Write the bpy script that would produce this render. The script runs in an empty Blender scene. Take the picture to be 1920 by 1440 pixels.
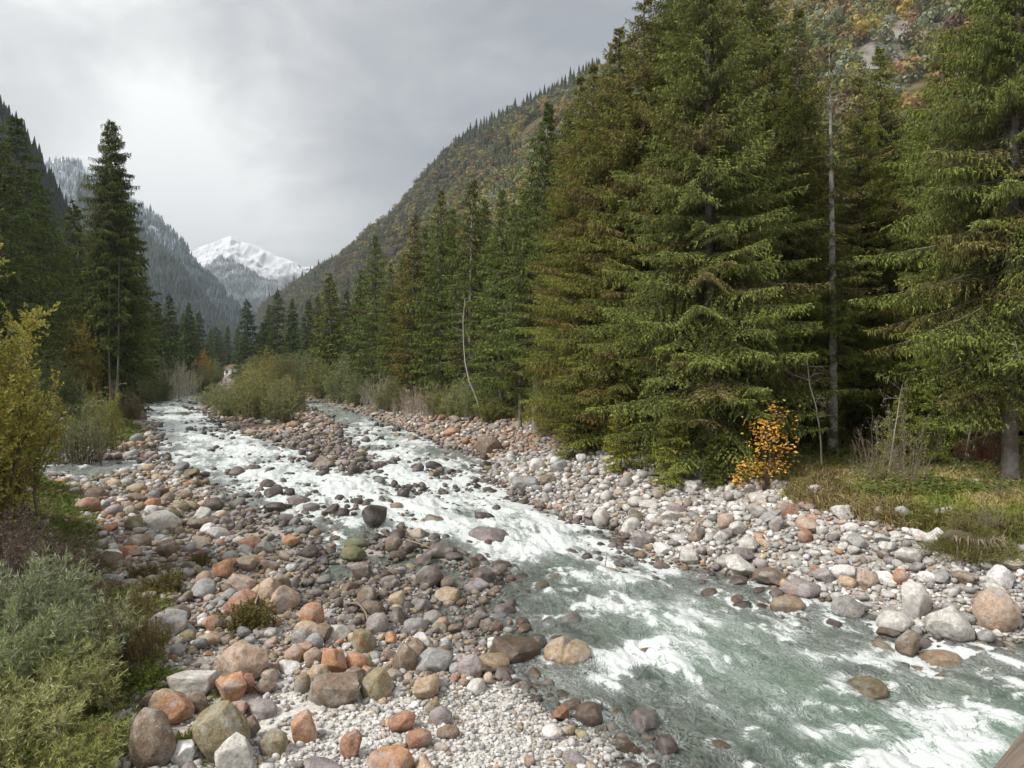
import bpy, math, random
import numpy as np
from mathutils import Vector, Matrix

SC = bpy.context.scene
COL = SC.collection
R = math.radians

# ---------------------------------------------------------------- camera
F, CX, HY, H = 1250.0, 960.0, 690.0, 5.0     # focal length in photo pixels, principal column, horizon row, eye height
cam_d = bpy.data.cameras.new('camera')
cam_d.sensor_width = 36.0
cam_d.lens = F / 1920 * 36
cam_d.shift_y = -30.0 / 1920
cam_d.clip_start = 0.1
cam_d.clip_end = 20000
cam = bpy.data.objects.new('camera', cam_d)
cam.location = (0, 0, H)
cam.rotation_euler = (R(90), 0, 0)
COL.objects.link(cam)
SC.camera = cam

# ---------------------------------------------------------------- render look
SC.view_settings.view_transform = 'Standard'
SC.view_settings.look = 'None'
SC.view_settings.exposure = 1.55
SC.view_settings.gamma = 1.0
SC.cycles.use_denoising = True
SC.cycles.max_bounces = 8
SC.cycles.diffuse_bounces = 3
SC.cycles.glossy_bounces = 2
SC.cycles.transmission_bounces = 4
SC.cycles.transparent_max_bounces = 8
SC.cycles.volume_bounces = 0
SC.cycles.use_adaptive_sampling = True
SC.cycles.adaptive_threshold = 0.02
SC.cycles.caustics_reflective = False
SC.cycles.caustics_refractive = False

# ---------------------------------------------------------------- sky and sun (overcast)
SUN_EL, SUN_AZ = 47.0, -116.0      # azimuth from +Y towards +X
world = bpy.data.worlds.new('World')
SC.world = world
world.use_nodes = True
nt = world.node_tree
for n in list(nt.nodes): nt.nodes.remove(n)
def N(t, typ, **kw):
    n = t.nodes.new(typ)
    for k, v in kw.items():
        if k == 'inp':
            for kk, vv in v.items(): n.inputs[kk].default_value = vv
        else: setattr(n, k, v)
    return n
def ramp(t, fac, stops, interp='LINEAR'):
    r = t.nodes.new('ShaderNodeValToRGB')
    r.color_ramp.interpolation = interp
    e = r.color_ramp.elements
    while len(e) < len(stops): e.new(0.5)
    for el, (p, c) in zip(e, stops):
        el.position = p
        el.color = (c, c, c, 1) if isinstance(c, (int, float)) else (*c, 1)
    t.links.new(fac, r.inputs[0])
    return r.outputs[0]
def mth(t, op, a, b=None, c=None, clamp=False):
    n = t.nodes.new('ShaderNodeMath'); n.operation = op; n.use_clamp = clamp
    for i, v in enumerate((a, b, c)):
        if v is None: continue
        if isinstance(v, (int, float)): n.inputs[i].default_value = v
        else: t.links.new(v, n.inputs[i])
    return n.outputs[0]
def mixc(t, fac, a, b, mode='MIX'):
    n = t.nodes.new('ShaderNodeMix'); n.data_type = 'RGBA'; n.blend_type = mode
    for s, v in ((0, fac), (6, a), (7, b)):
        if isinstance(v, (int, float)): n.inputs[s].default_value = v
        elif isinstance(v, tuple): n.inputs[s].default_value = (*v, 1)
        else: t.links.new(v, n.inputs[s])
    return n.outputs[2]
def noise(t, vec, scale, detail=4, rough=0.55, dist=0.0, dims='3D'):
    n = t.nodes.new('ShaderNodeTexNoise'); n.noise_dimensions = dims
    n.inputs['Scale'].default_value = scale; n.inputs['Detail'].default_value = detail
    n.inputs['Roughness'].default_value = rough; n.inputs['Distortion'].default_value = dist
    if vec is not None: t.links.new(vec, n.inputs['Vector'])
    return n.outputs['Fac']
sky = N(nt, 'ShaderNodeTexSky', sky_type='NISHITA', sun_disc=False, sun_elevation=R(SUN_EL), sun_rotation=R(SUN_AZ))
bg_sky = N(nt, 'ShaderNodeBackground', inp={'Strength': 0.09})
nt.links.new(sky.outputs[0], bg_sky.inputs[0])
tc = N(nt, 'ShaderNodeTexCoord')
mp = N(nt, 'ShaderNodeMapping'); mp.inputs['Scale'].default_value = (1.0, 1.0, 1.9)
nt.links.new(tc.outputs['Generated'], mp.inputs[0])
nA = noise(nt, mp.outputs[0], 2.2, 9, 0.6, 0.7)
nB = noise(nt, mp.outputs[0], 6.5, 7, 0.62, 1.0)
sep = N(nt, 'ShaderNodeSeparateXYZ'); nt.links.new(tc.outputs['Generated'], sep.inputs[0])
def dirblob(d, inner, outer):      # cloud thickness around a direction of the sky
    v = Vector(d).normalized()
    dp = N(nt, 'ShaderNodeVectorMath', operation='DOT_PRODUCT'); dp.inputs[1].default_value = v
    nt.links.new(tc.outputs['Generated'], dp.inputs[0])
    mr = N(nt, 'ShaderNodeMapRange', interpolation_type='SMOOTHSTEP')
    mr.inputs[1].default_value = math.cos(R(outer)); mr.inputs[2].default_value = math.cos(R(inner))
    nt.links.new(dp.outputs['Value'], mr.inputs[0])
    return mr.outputs[0]
dark = dirblob((-0.04, 1.0, 0.42), 2, 26)          # the thick grey bank over the valley mouth
bright = dirblob((-0.52, 1.0, 0.60), 1, 17)        # thin bright veil upper left
bright2 = dirblob((-0.42, 1.0, 0.10), 3, 20)       # paler air low over the valley
base = mth(nt, 'ADD', mth(nt, 'MULTIPLY', nA, 0.58), mth(nt, 'MULTIPLY', nB, 0.30))
v = mth(nt, 'MULTIPLY_ADD', dark, -0.26, base)
v = mth(nt, 'MULTIPLY_ADD', bright, 0.12, v)
v = mth(nt, 'MULTIPLY_ADD', bright2, 0.23, v)
cl = ramp(nt, v, [(0.16, (0.175, 0.18, 0.19)), (0.27, (0.255, 0.258, 0.262)), (0.38, (0.36, 0.358, 0.352)), (0.50, (0.50, 0.495, 0.475)), (0.64, (0.74, 0.73, 0.70))])
bg_cl = N(nt, 'ShaderNodeBackground', inp={'Strength': 0.66})
nt.links.new(cl, bg_cl.inputs[0])
mx = N(nt, 'ShaderNodeMixShader', inp={0: 0.94})
nt.links.new(bg_sky.outputs[0], mx.inputs[1]); nt.links.new(bg_cl.outputs[0], mx.inputs[2])
wo = N(nt, 'ShaderNodeOutputWorld'); nt.links.new(mx.outputs[0], wo.inputs[0])

sun_d = bpy.data.lights.new('sun', 'SUN'); sun_d.energy = 1.5; sun_d.angle = R(10); sun_d.color = (1.0, 0.96, 0.90)
sun = bpy.data.objects.new('sun', sun_d); COL.objects.link(sun)
sd = Vector((math.sin(R(SUN_AZ)) * math.cos(R(SUN_EL)), math.cos(R(SUN_AZ)) * math.cos(R(SUN_EL)), math.sin(R(SUN_EL))))
sun.rotation_euler = sd.to_track_quat('Z', 'Y').to_euler()
sun.location = (0, 0, 60)

# ---------------------------------------------------------------- numeric helpers
def _hash(ix, iy, iz, seed):
    h = (ix.astype(np.int64) * 374761393 + iy.astype(np.int64) * 668265263 + iz.astype(np.int64) * 2147483647 + seed * 144665) & 0xffffffff
    h = ((h ^ (h >> 13)) * 1274126177) & 0xffffffff
    h = (h ^ (h >> 16)) & 0xffffffff
    return h.astype(np.float64) / 4294967295.0
def vnoise(x, y, z=None, seed=0):
    x = np.asarray(x, float); y = np.asarray(y, float)
    z = np.zeros_like(x) if z is None else np.asarray(z, float)
    ix, iy, iz = np.floor(x), np.floor(y), np.floor(z)
    fx, fy, fz = x - ix, y - iy, z - iz
    fx, fy, fz = (f * f * (3 - 2 * f) for f in (fx, fy, fz))
    r = 0
    for dx in (0, 1):
        for dy in (0, 1):
            for dz in (0, 1):
                w = (fx if dx else 1 - fx) * (fy if dy else 1 - fy) * (fz if dz else 1 - fz)
                r = r + w * _hash(ix + dx, iy + dy, iz + dz, seed)
    return r * 2 - 1
def fbm(x, y, z=None, o=4, seed=0, gain=0.5, lac=2.03):
    x = np.asarray(x, float); y = np.asarray(y, float)
    s = 0; a = 1; t = 0
    for i in range(o):
        f = lac ** i
        s = s + a * vnoise(x * f + 17.3 * i, y * f - 9.1 * i, None if z is None else np.asarray(z) * f + 3.7 * i, seed + i * 31)
        t += a; a *= gain
    return s / t
def sstep(a, b, x):
    t = np.clip((x - a) / (b - a), 0, 1); return t * t * (3 - 2 * t)

def mk(name, V, Fc, mat=None, parent=None, smooth=False, fcol=None, vcol=None, vattr=None, link=True):
    """V (n,3); Fc (m,3|4) int array or list of such arrays; colours are RGB or RGBA per face / per vertex"""
    V = np.asarray(V, np.float32)
    arrs = [np.asarray(a, np.int32) for a in (Fc if isinstance(Fc, list) else [Fc]) if len(a)]
    me = bpy.data.meshes.new(name)
    me.vertices.add(len(V)); me.vertices.foreach_set('co', V.ravel())
    idx = np.concatenate([a.ravel() for a in arrs])
    tot = np.concatenate([np.full(len(a), a.shape[1], np.int32) for a in arrs])
    st = np.concatenate([[0], np.cumsum(tot)[:-1]]).astype(np.int32)
    me.loops.add(len(idx)); me.loops.foreach_set('vertex_index', idx)
    me.polygons.add(len(tot)); me.polygons.foreach_set('loop_start', st); me.polygons.foreach_set('loop_total', tot)
    if smooth: me.polygons.foreach_set('use_smooth', np.ones(len(tot), bool))
    me.update(calc_edges=True)
    for dom, c in (('FACE', fcol), ('POINT', vcol)):
        if c is None: continue
        c = np.asarray(c, np.float32)
        if c.shape[1] == 3: c = np.hstack([c, np.ones((len(c), 1), np.float32)])
        at = me.attributes.new('tint', 'FLOAT_COLOR', dom); at.data.foreach_set('color', c.ravel())
    for k, a in (vattr or {}).items():
        at = me.attributes.new(k, 'FLOAT', 'POINT'); at.data.foreach_set('value', np.asarray(a, np.float32))
    if mat is not None: me.materials.append(mat)
    if not link: return me
    return inst(name, me, parent)
def inst(name, me, parent=None):
    o = bpy.data.objects.new(name, me); COL.objects.link(o)
    if parent is not None: o.parent = parent
    return o
def empty(name, loc=(0, 0, 0), rz=0.0, s=1.0):
    o = bpy.data.objects.new(name, None); COL.objects.link(o); o.empty_display_size = 0.3
    o.location = loc; o.rotation_euler = (0, 0, rz); o.scale = (s, s, s) if isinstance(s, (int, float)) else s
    return o
def tag(o, label=None, cat=None, group=None, kind=None):
    if label: o['label'] = label
    if cat: o['category'] = cat
    if group: o['group'] = group
    if kind: o['kind'] = kind
    return o
class Geo:
    """collects vertex / face blocks for one mesh"""
    def __init__(s): s.V = []; s.Q = []; s.T = []; s.cq = []; s.ct = []; s.n = 0
    def add(s, V, Fa, col=None):
        V = np.asarray(V, np.float32); Fa = np.asarray(Fa, np.int32)
        if col is None: col = (1, 1, 1)
        col = np.asarray(col, np.float32)
        if col.ndim == 1: col = np.tile(col, (len(Fa), 1))
        if Fa.shape[1] == 4: s.Q.append(Fa + s.n); s.cq.append(col)
        else: s.T.append(Fa + s.n); s.ct.append(col)
        s.V.append(V); s.n += len(V)
    def build(s, name, mat, parent=None, smooth=False, link=True):
        F_ = []; C_ = []
        if s.Q: F_.append(np.concatenate(s.Q)); C_.append(np.concatenate(s.cq))
        if s.T: F_.append(np.concatenate(s.T)); C_.append(np.concatenate(s.ct))
        return mk(name, np.concatenate(s.V), F_, mat, parent, smooth, fcol=np.concatenate(C_), link=link)
def tube(P, rad, sides=6):
    """polyline P (n,3), radii (n) -> verts, quads"""
    P = np.asarray(P, float); n = len(P); rad = np.broadcast_to(np.asarray(rad, float), (n,))
    T = np.gradient(P, axis=0); T /= np.linalg.norm(T, axis=1, keepdims=True) + 1e-9
    up = np.where(np.abs(T[:, 2:3]) > 0.9, np.array([[1., 0, 0]]), np.array([[0, 0, 1.]]))
    A = np.cross(T, up); A /= np.linalg.norm(A, axis=1, keepdims=True) + 1e-9
    B = np.cross(T, A)
    a = np.linspace(0, 2 * np.pi, sides, endpoint=False)
    V = P[:, None] + rad[:, None, None] * (np.cos(a)[None, :, None] * A[:, None] + np.sin(a)[None, :, None] * B[:, None])
    i = np.arange(n - 1)[:, None] * sides; j = np.arange(sides)[None]; k = (j + 1) % sides
    Q = np.stack([i + j, i + k, i + sides + k, i + sides + j], -1).reshape(-1, 4)
    return V.reshape(-1, 3), Q
def diamonds(P, D, L, W, rng, up=None, flat=0.0):
    """leaf or needle-spray quads: start P, unit direction D, length L, width W; flat>0 keeps the blade's face upward"""
    n = len(P); Rn = rng.normal(size=(n, 3))
    if flat > 0: Rn = Rn * (1 - flat) + np.array([0, 0, 1.0]) * flat * 2
    S = np.cross(D, Rn); S /= np.linalg.norm(S, axis=1, keepdims=True) + 1e-9
    L = L[:, None]; W = W[:, None]
    V = np.stack([P, P + D * L * 0.45 + S * W * 0.5, P + D * L, P + D * L * 0.45 - S * W * 0.5], 1).reshape(-1, 3)
    Q = np.arange(n * 4).reshape(n, 4)
    return V, Q
def nrm(a): return a / (np.linalg.norm(a, axis=-1, keepdims=True) + 1e-9)

# pixel of the photograph -> point of the river plane, and back
def G(px, py, z=0.0):
    D = (H - z) * F / (py - HY); return ((px - CX) / F * D, D)
def AT(px, D): return (px - CX) / F * D
def PIX(x, y, z=0.0): return CX + F * x / y, HY + F * (H - z) / y

# ---------------------------------------------------------------- river plan, traced on the ground plane
RIGHT = [(3000, 1500), (2300, 1300), (1920, 1207), (1800, 1200), (1700, 1190), (1640, 1155), (1560, 1130), (1490, 1112), (1420, 1092), (1330, 1068), (1240, 1055),
         (1190, 1024), (1150, 990), (1070, 976), (1000, 950), (950, 918), (905, 893), (920, 868), (885, 850), (830, 835), (790, 815), (740, 800), (690, 780), (640, 765), (590, 752), (548, 745)]
WATER = RIGHT + [(540, 741), (556, 757), (600, 775), (632, 795), (638, 815), (660, 842), (690, 866), (640, 878), (590, 850), (480, 822), (440, 803), (395, 782), (376, 762), (392, 745), (386, 734),
         (350, 736), (300, 749), (245, 757), (275, 788), (300, 826), (285, 850), (330, 880), (400, 915), (420, 945), (500, 962), (575, 985), (600, 1060), (650, 1045), (720, 1012), (800, 1012),
         (850, 1045), (930, 1085), (935, 1112), (885, 1150), (960, 1180), (985, 1212), (900, 1240), (960, 1290), (1040, 1340), (1150, 1382), (1210, 1440), (1700, 2600), (3000, 2600)]
ARM = [(70, 893), (55, 872), (150, 862), (262, 862), (292, 873), (240, 890), (150, 900)]
LEFTVEG = [(-900, 2600), (60, 1600), (180, 1440), (215, 1345), (290, 1290), (300, 1160), (200, 1110), (170, 1000), (140, 930), (60, 905), (30, 880), (60, 858), (140, 852), (230, 838), (270, 815), (255, 790), (225, 757), (300, 744), (380, 731), (384, 712), (-3000, 712), (-6000, 1000), (-6000, 2600)]
ISLE = [(385, 742), (400, 765), (415, 790), (470, 806), (560, 802), (556, 770), (545, 750), (520, 730), (470, 722), (400, 726)]
def W2(poly): return np.array([G(*p) for p in poly])
PW, PA, PL, PI_ = W2(WATER), W2(ARM), W2(LEFTVEG), W2(ISLE)
PRt = np.vstack([W2(RIGHT), [[-60, 150], [-110, 260], [4000, 260], [4000, 8]]])
def sdf(poly, x, y):
    """signed distance, positive outside"""
    x = np.asarray(x, float).ravel(); y = np.asarray(y, float).ravel()
    A = poly; B = np.roll(poly, -1, 0)
    best = np.full(len(x), 1e18); inside = np.zeros(len(x), bool)
    for a, b in zip(A, B):
        e = b - a; l2 = e @ e + 1e-12
        t = np.clip(((x - a[0]) * e[0] + (y - a[1]) * e[1]) / l2, 0, 1)
        d = (x - a[0] - t * e[0]) ** 2 + (y - a[1] - t * e[1]) ** 2
        best = np.minimum(best, d)
        if a[1] != b[1]:
            c = ((a[1] > y) != (b[1] > y)) & (x < e[0] * (y - a[1]) / (e[1] + 1e-18) + a[0])
            inside ^= c
    return np.where(inside, -1, 1) * np.sqrt(best)
def fields(x, y):
    x = np.asarray(x, float); y = np.asarray(y, float)
    sh = x.shape
    dw = np.minimum(sdf(PW, x, y), sdf(PA, x, y)).reshape(sh)
    dr = -sdf(PRt, x, y).reshape(sh)      # positive inside the right bank
    dr = np.where(dr > 0, dr * (1 + 0.9 * sstep(23, 16, y)), dr)      # the bank is steeper close to the bridge
    dl = -sdf(PL, x, y).reshape(sh)       # positive inside the left vegetated bank
    di = -sdf(PI_, x, y).reshape(sh)
    return dw, dr, dl, di
def height(x, y, fl=None):
    x = np.asarray(x, float); y = np.asarray(y, float)
    dw, dr, dl, di = fl if fl is not None else fields(x, y)
    n1 = fbm(x * 0.9, y * 0.9, o=4, seed=5); n2 = fbm(x * 0.25, y * 0.25, o=3, seed=9)
    arm = sdf(PA, x, y).reshape(x.shape) < 0
    bed = -np.clip(0.13 * -dw, 0, np.where(arm, 0.1, 0.6)) - 0.02
    bar = np.clip(0.045 * dw, 0, 0.26)
    h = np.where(dw < 0, bed, bar) + n1 * np.where(dw < 0, 0.05, 0.045)
    rb = np.where(dr > 0, np.minimum(0.165 * dr, 1.16 + 0.012 * dr) + sstep(7.0, 8.0, dr) * 0.12, 0)
    h = np.where(dr > 0, rb + n1 * 0.05 * sstep(0, 2, dr) + n2 * 0.15 * sstep(5, 12, dr), h)
    h = h + np.where(dl > 0, np.minimum(0.30 * dl, 0.8 + 0.02 * dl) + n2 * 0.1 * sstep(0, 3, dl), 0)
    tr_ = sstep(.35, .1, np.abs(fbm(x * .33 + 5, y * .2, o=3, seed=61))) * sstep(11, 14, y) * sstep(30, 24, y) * (dr < 0) * (dl < 0) * sstep(.2, .8, dw)
    h = h - tr_ * 0.10
    h = h + np.where(di > 0, np.clip(0.1 * di, 0, 0.4), 0)
    return h
def hz(x, y): return float(height(np.array([x]), np.array([y]))[0])
# ---------------------------------------------------------------- materials
def newmat(name):
    m = bpy.data.materials.new(name); m.use_nodes = True
    t = m.node_tree
    for n in list(t.nodes): t.nodes.remove(n)
    out = t.nodes.new('ShaderNodeOutputMaterial')
    return m, t, out
def attr(t, name='tint'):
    a = t.nodes.new('ShaderNodeAttribute'); a.attribute_name = name; return a
def bump(t, hgt, strength, dist, prev=None):
    b = t.nodes.new('ShaderNodeBump'); b.inputs['Strength'].default_value = strength; b.inputs['Distance'].default_value = dist
    t.links.new(hgt, b.inputs['Height'])
    if prev is not None: t.links.new(prev, b.inputs['Normal'])
    return b.outputs[0]
def mat_leaf(name, translucent=0.25, rough=0.6):
    m, t, out = newmat(name)
    a = attr(t); oi = t.nodes.new('ShaderNodeObjectInfo')
    c = mixc(t, 1.0, a.outputs['Color'], oi.outputs['Color'], 'MULTIPLY')
    p = N(t, 'ShaderNodeBsdfPrincipled', inp={'Roughness': rough, 'Specular IOR Level': 0.25})
    t.links.new(c, p.inputs['Base Color'])
    tr = t.nodes.new('ShaderNodeBsdfTranslucent'); t.links.new(c, tr.inputs[0])
    ms = N(t, 'ShaderNodeMixShader', inp={0: translucent})
    t.links.new(p.outputs[0], ms.inputs[1]); t.links.new(tr.outputs[0], ms.inputs[2]); t.links.new(ms.outputs[0], out.inputs[0])
    return m
def mat_plain(name, col, rough=0.8, nscale=8, var=0.35, bmp=0.3, bdist=0.02, stretch=None, spec=0.3):
    m, t, out = newmat(name)
    tcn = t.nodes.new('ShaderNodeTexCoord'); vec = tcn.outputs['Object']
    if stretch:
        mpn = t.nodes.new('ShaderNodeMapping'); mpn.inputs['Scale'].default_value = stretch; t.links.new(vec, mpn.inputs[0]); vec = mpn.outputs[0]
    n = noise(t, vec, nscale, 6, 0.65)
    c = mixc(t, n, tuple(v * (1 - var) for v in col), tuple(min(1, v * (1 + var)) for v in col))
    p = N(t, 'ShaderNodeBsdfPrincipled', inp={'Roughness': rough, 'Specular IOR Level': spec})
    t.links.new(c, p.inputs['Base Color']); t.links.new(bump(t, n, bmp, bdist), p.inputs['Normal'])
    t.links.new(p.outputs[0], out.inputs[0]); return m
M_NEEDLE = mat_leaf('spruce_needles', 0.15, 0.7)
M_LEAF = mat_leaf('leaves', 0.35, 0.55)
M_GRASS = mat_leaf('grass_blades', 0.3, 0.6)
def mat_bark(name, base, patch, pfac):
    m, t, out = newmat(name)
    tcn = t.nodes.new('ShaderNodeTexCoord')
    mpn = t.nodes.new('ShaderNodeMapping'); mpn.inputs['Scale'].default_value = (9, 9, 2.2); t.links.new(tcn.outputs['Object'], mpn.inputs[0])
    n = noise(t, mpn.outputs[0], 1.5, 6, 0.7, 0.3)
    n2 = noise(t, tcn.outputs['Object'], 1.3, 5, 0.7)
    c = mixc(t, n, tuple(v * 0.5 for v in base), tuple(v * 1.5 for v in base))
    c = mixc(t, ramp(t, n2, [(0.5 - pfac * 0.2, 0), (0.62 - pfac * 0.2, 1)]), c, patch)
    oi = t.nodes.new('ShaderNodeObjectInfo'); c = mixc(t, 1.0, c, oi.outputs['Color'], 'MULTIPLY')
    p = N(t, 'ShaderNodeBsdfPrincipled', inp={'Roughness': 0.85, 'Specular IOR Level': 0.2})
    t.links.new(c, p.inputs['Base Color']); t.links.new(bump(t, n, 0.6, 0.03), p.inputs['Normal']); t.links.new(p.outputs[0], out.inputs[0])
    return m
M_BARK = mat_bark('spruce_bark', (0.075, 0.06, 0.048), (0.14, 0.135, 0.12), 0.3)
M_BIRCH = mat_bark('pale_bark', (0.12, 0.11, 0.09), (0.46, 0.45, 0.42), 0.3)
M_TWIG = mat_plain('twig_bark', (0.10, 0.08, 0.065), 0.9, 6, 0.3)
M_DEADTWIG = mat_plain('bleached_wood', (0.30, 0.27, 0.23), 0.9, 6, 0.3)

def mat_rock(name, from_object):
    m, t, out = newmat(name)
    tcn = t.nodes.new('ShaderNodeTexCoord')
    oi = t.nodes.new('ShaderNodeObjectInfo')
    if from_object:
        col, alpha = oi.outputs['Color'], oi.outputs['Alpha']
        geo = t.nodes.new('ShaderNodeNewGeometry'); pos = geo.outputs['Position']
    else:
        a = attr(t); col, alpha = a.outputs['Color'], a.outputs['Alpha']
        pos = tcn.outputs['Object']
    n1 = noise(t, pos, 3.2, 6, 0.65, 0.4)
    n2 = noise(t, pos, 42, 4, 0.75)
    n3 = noise(t, pos, 11, 6, 0.7)
    n4 = noise(t, pos, 1.9, 7, 0.65, 0.6)
    c = mixc(t, ramp(t, n3, [(0.3, 0.0), (0.7, 1.0)]), mixc(t, 1.0, col, (0.50, 0.47, 0.44), 'MULTIPLY'), mixc(t, 1.0, col, (1.35, 1.37, 1.40), 'MULTIPLY'))
    # paler quartz-grey areas and rusty lichen staining with shapes of their own
    c = mixc(t, mth(t, 'MULTIPLY', ramp(t, n1, [(0.50, 0.0), (0.62, 1.0)]), 0.55), c, (0.40, 0.395, 0.38))
    if from_object:
        c = mixc(t, mth(t, 'MULTIPLY', ramp(t, n4, [(0.56, 0.0), (0.66, 1.0)]), 0.40), c, (0.36, 0.16, 0.075))
    # mineral speckle
    c = mixc(t, ramp(t, n2, [(0.36, 0.55), (0.44, 0.0)]), c, (0.05, 0.045, 0.04))
    c = mixc(t, ramp(t, n2, [(0.58, 0.0), (0.68, 0.45)]), c, (0.72, 0.68, 0.64))
    # moss: only where the stone's tint is clearly green
    sp = t.nodes.new('ShaderNodeSeparateColor'); t.links.new(col, sp.inputs[0])
    grn = mth(t, 'MULTIPLY', mth(t, 'SUBTRACT', sp.outputs[1], sp.outputs[0]), 30.0, clamp=True)
    c = mixc(t, mth(t, 'MULTIPLY', grn, ramp(t, n3, [(0.42, 0.0), (0.55, 1.0)])), c, (0.08, 0.085, 0.03))
    # wetness (alpha): darker and shinier
    gp = t.nodes.new('ShaderNodeNewGeometry'); gz_ = t.nodes.new('ShaderNodeSeparateXYZ'); t.links.new(gp.outputs['Position'], gz_.inputs[0])
    line = N(t, 'ShaderNodeMapRange', interpolation_type='SMOOTHSTEP'); line.inputs[1].default_value = 0.08; line.inputs[2].default_value = 0.0; line.inputs[3].default_value = 0.0; line.inputs[4].default_value = 0.85
    t.links.new(mth(t, 'MULTIPLY_ADD', mth(t, 'SUBTRACT', n3, 0.5), 0.12, gz_.outputs[2]), line.inputs[0])
    wet = mth(t, 'MAXIMUM', mth(t, 'SUBTRACT', 1.0, alpha, clamp=True), line.outputs[0])
    c = mixc(t, wet, c, mixc(t, 1.0, c, (0.36, 0.33, 0.31), 'MULTIPLY'))
    rg = mth(t, 'MULTIPLY_ADD', wet, -0.5, 0.78)
    p = N(t, 'ShaderNodeBsdfPrincipled', inp={'Specular IOR Level': 0.35})
    t.links.new(c, p.inputs['Base Color']); t.links.new(rg, p.inputs['Roughness'])
    b = bump(t, n3, 0.6, 0.05); b = bump(t, n2, 0.5, 0.010, b)
    t.links.new(b, p.inputs['Normal']); t.links.new(p.outputs[0], out.inputs[0])
    return m
M_ROCK = mat_rock('boulder_stone', True)
M_COBBLE = mat_rock('cobble_stone', False)

# ---------------------------------------------------------------- ground sheet (one mesh, finer towards the bridge)
def persp_grid(y0, y1, ratio, nx, half0, slope, ymin=None):
    ys = [y0]
    while ys[-1] < y1: ys.append(ys[-1] * (1 + ratio) + 0.004)
    ys = np.array(ys); s = np.linspace(-1, 1, nx)
    X = s[None, :] * (half0 + slope * ys[:, None]); Y = np.repeat(ys[:, None], nx, 1)
    ny = len(ys)
    i = np.arange(ny - 1)[:, None] * nx; j = np.arange(nx - 1)[None]
    Q = np.stack([i + j, i + j + 1, i + nx + j + 1, i + nx + j], -1).reshape(-1, 4)
    return X, Y, Q
X, Y, Q = persp_grid(3.0, 420.0, 0.0115, 420, 6.0, 0.95)
fl = fields(X, Y)
Z = height(X, Y, fl)
dw, dr, dl, di = fl
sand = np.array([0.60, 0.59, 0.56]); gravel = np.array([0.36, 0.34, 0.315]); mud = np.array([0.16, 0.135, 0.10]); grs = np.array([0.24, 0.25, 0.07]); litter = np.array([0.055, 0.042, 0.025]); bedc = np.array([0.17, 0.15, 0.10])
px_, py_ = PIX(X, Y)
nn = fbm(X * 0.5, Y * 0.5, o=4, seed=21)
C = np.zeros(X.shape + (3,)) + gravel
w = sstep(0.2, 0.5, np.exp(-((px_ - 760) / 330) ** 2 - ((py_ - 1400) / 110) ** 2) + nn * 0.15)[..., None]; C = C * (1 - w) + sand * w
w = sstep(0.15, -0.15, dw)[..., None]; C = C * (1 - w) + bedc * w
w = sstep(6.4, 7.6, dr + nn * 0.8)[..., None]; C = C * (1 - w) + (grs * 0.75 + mud * 0.25) * w
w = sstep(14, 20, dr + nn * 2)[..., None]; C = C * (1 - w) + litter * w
w = sstep(-0.1, 0.4, dl + nn * 0.3)[..., None]; C = C * (1 - w) + grs * 0.6 * w
w = (sstep(300, 0, py_ - 745) * 0.5 * (dw > 0) * sstep(1.5, 0, dl) * sstep(34, 50, Y))[..., None]; C = C * (1 - w) + np.array([.24, .17, .12]) * w
w = sstep(0, 1, di + nn)[..., None]; C = C * (1 - w) + mud * w
m, t, out = newmat('ground_mix')
a = attr(t); tcn = t.nodes.new('ShaderNodeTexCoord'); pos = tcn.outputs['Object']
vo = t.nodes.new('ShaderNodeTexVoronoi'); vo.inputs['Scale'].default_value = 16; vo.inputs['Randomness'].default_value = 1; t.links.new(pos, vo.inputs['Vector'])
vo2 = t.nodes.new('ShaderNodeTexVoronoi'); vo2.inputs['Scale'].default_value = 42; t.links.new(pos, vo2.inputs['Vector'])
hs = t.nodes.new('ShaderNodeSeparateColor'); t.links.new(vo.outputs['Color'], hs.inputs[0])
hs2 = t.nodes.new('ShaderNodeSeparateColor'); t.links.new(vo2.outputs['Color'], hs2.inputs[0])
c = mixc(t, hs.outputs[0], mixc(t, 1.0, a.outputs['Color'], (0.6, 0.58, 0.56), 'MULTIPLY'), mixc(t, 1.0, a.outputs['Color'], (1.45, 1.42, 1.38), 'MULTIPLY'))
c = mixc(t, 0.5, c, mixc(t, hs2.outputs[1], mixc(t, 1.0, a.outputs['Color'], (0.65, 0.64, 0.64), 'MULTIPLY'), mixc(t, 1.0, a.outputs['Color'], (1.35, 1.35, 1.35), 'MULTIPLY')))
n = noise(t, pos, 2.0, 7, 0.7)
c = mixc(t, n, mixc(t, 1.0, c, (0.75, 0.72, 0.7), 'MULTIPLY'), c)
p = N(t, 'ShaderNodeBsdfPrincipled', inp={'Roughness': 0.85, 'Specular IOR Level': 0.25})
t.links.new(c, p.inputs['Base Color'])
b = bump(t, vo.outputs['Distance'], -0.5, 0.03); b = bump(t, vo2.outputs['Distance'], -0.5, 0.012, b)
t.links.new(b, p.inputs['Normal']); t.links.new(p.outputs[0], out.inputs[0])
M_GROUND = m
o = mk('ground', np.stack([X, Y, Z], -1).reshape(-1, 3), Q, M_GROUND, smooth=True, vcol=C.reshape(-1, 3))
tag(o, kind='structure', label='gravel river bed and grassy banks of the mountain valley')
# valley floor beyond, out to the horizon
ff = mat_plain('valley_floor_soil', (0.05, 0.055, 0.03), 0.95, 0.05, 0.4, 0.1)
V = np.array([[-7000, 2, -0.9], [7000, 2, -0.9], [7000, 12000, -0.9], [-7000, 12000, -0.9]])
o = mk('valley_ground', V, np.array([[0, 1, 2, 3]]), ff); tag(o, kind='structure', label='dark valley floor reaching to the foot of the mountains')

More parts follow.
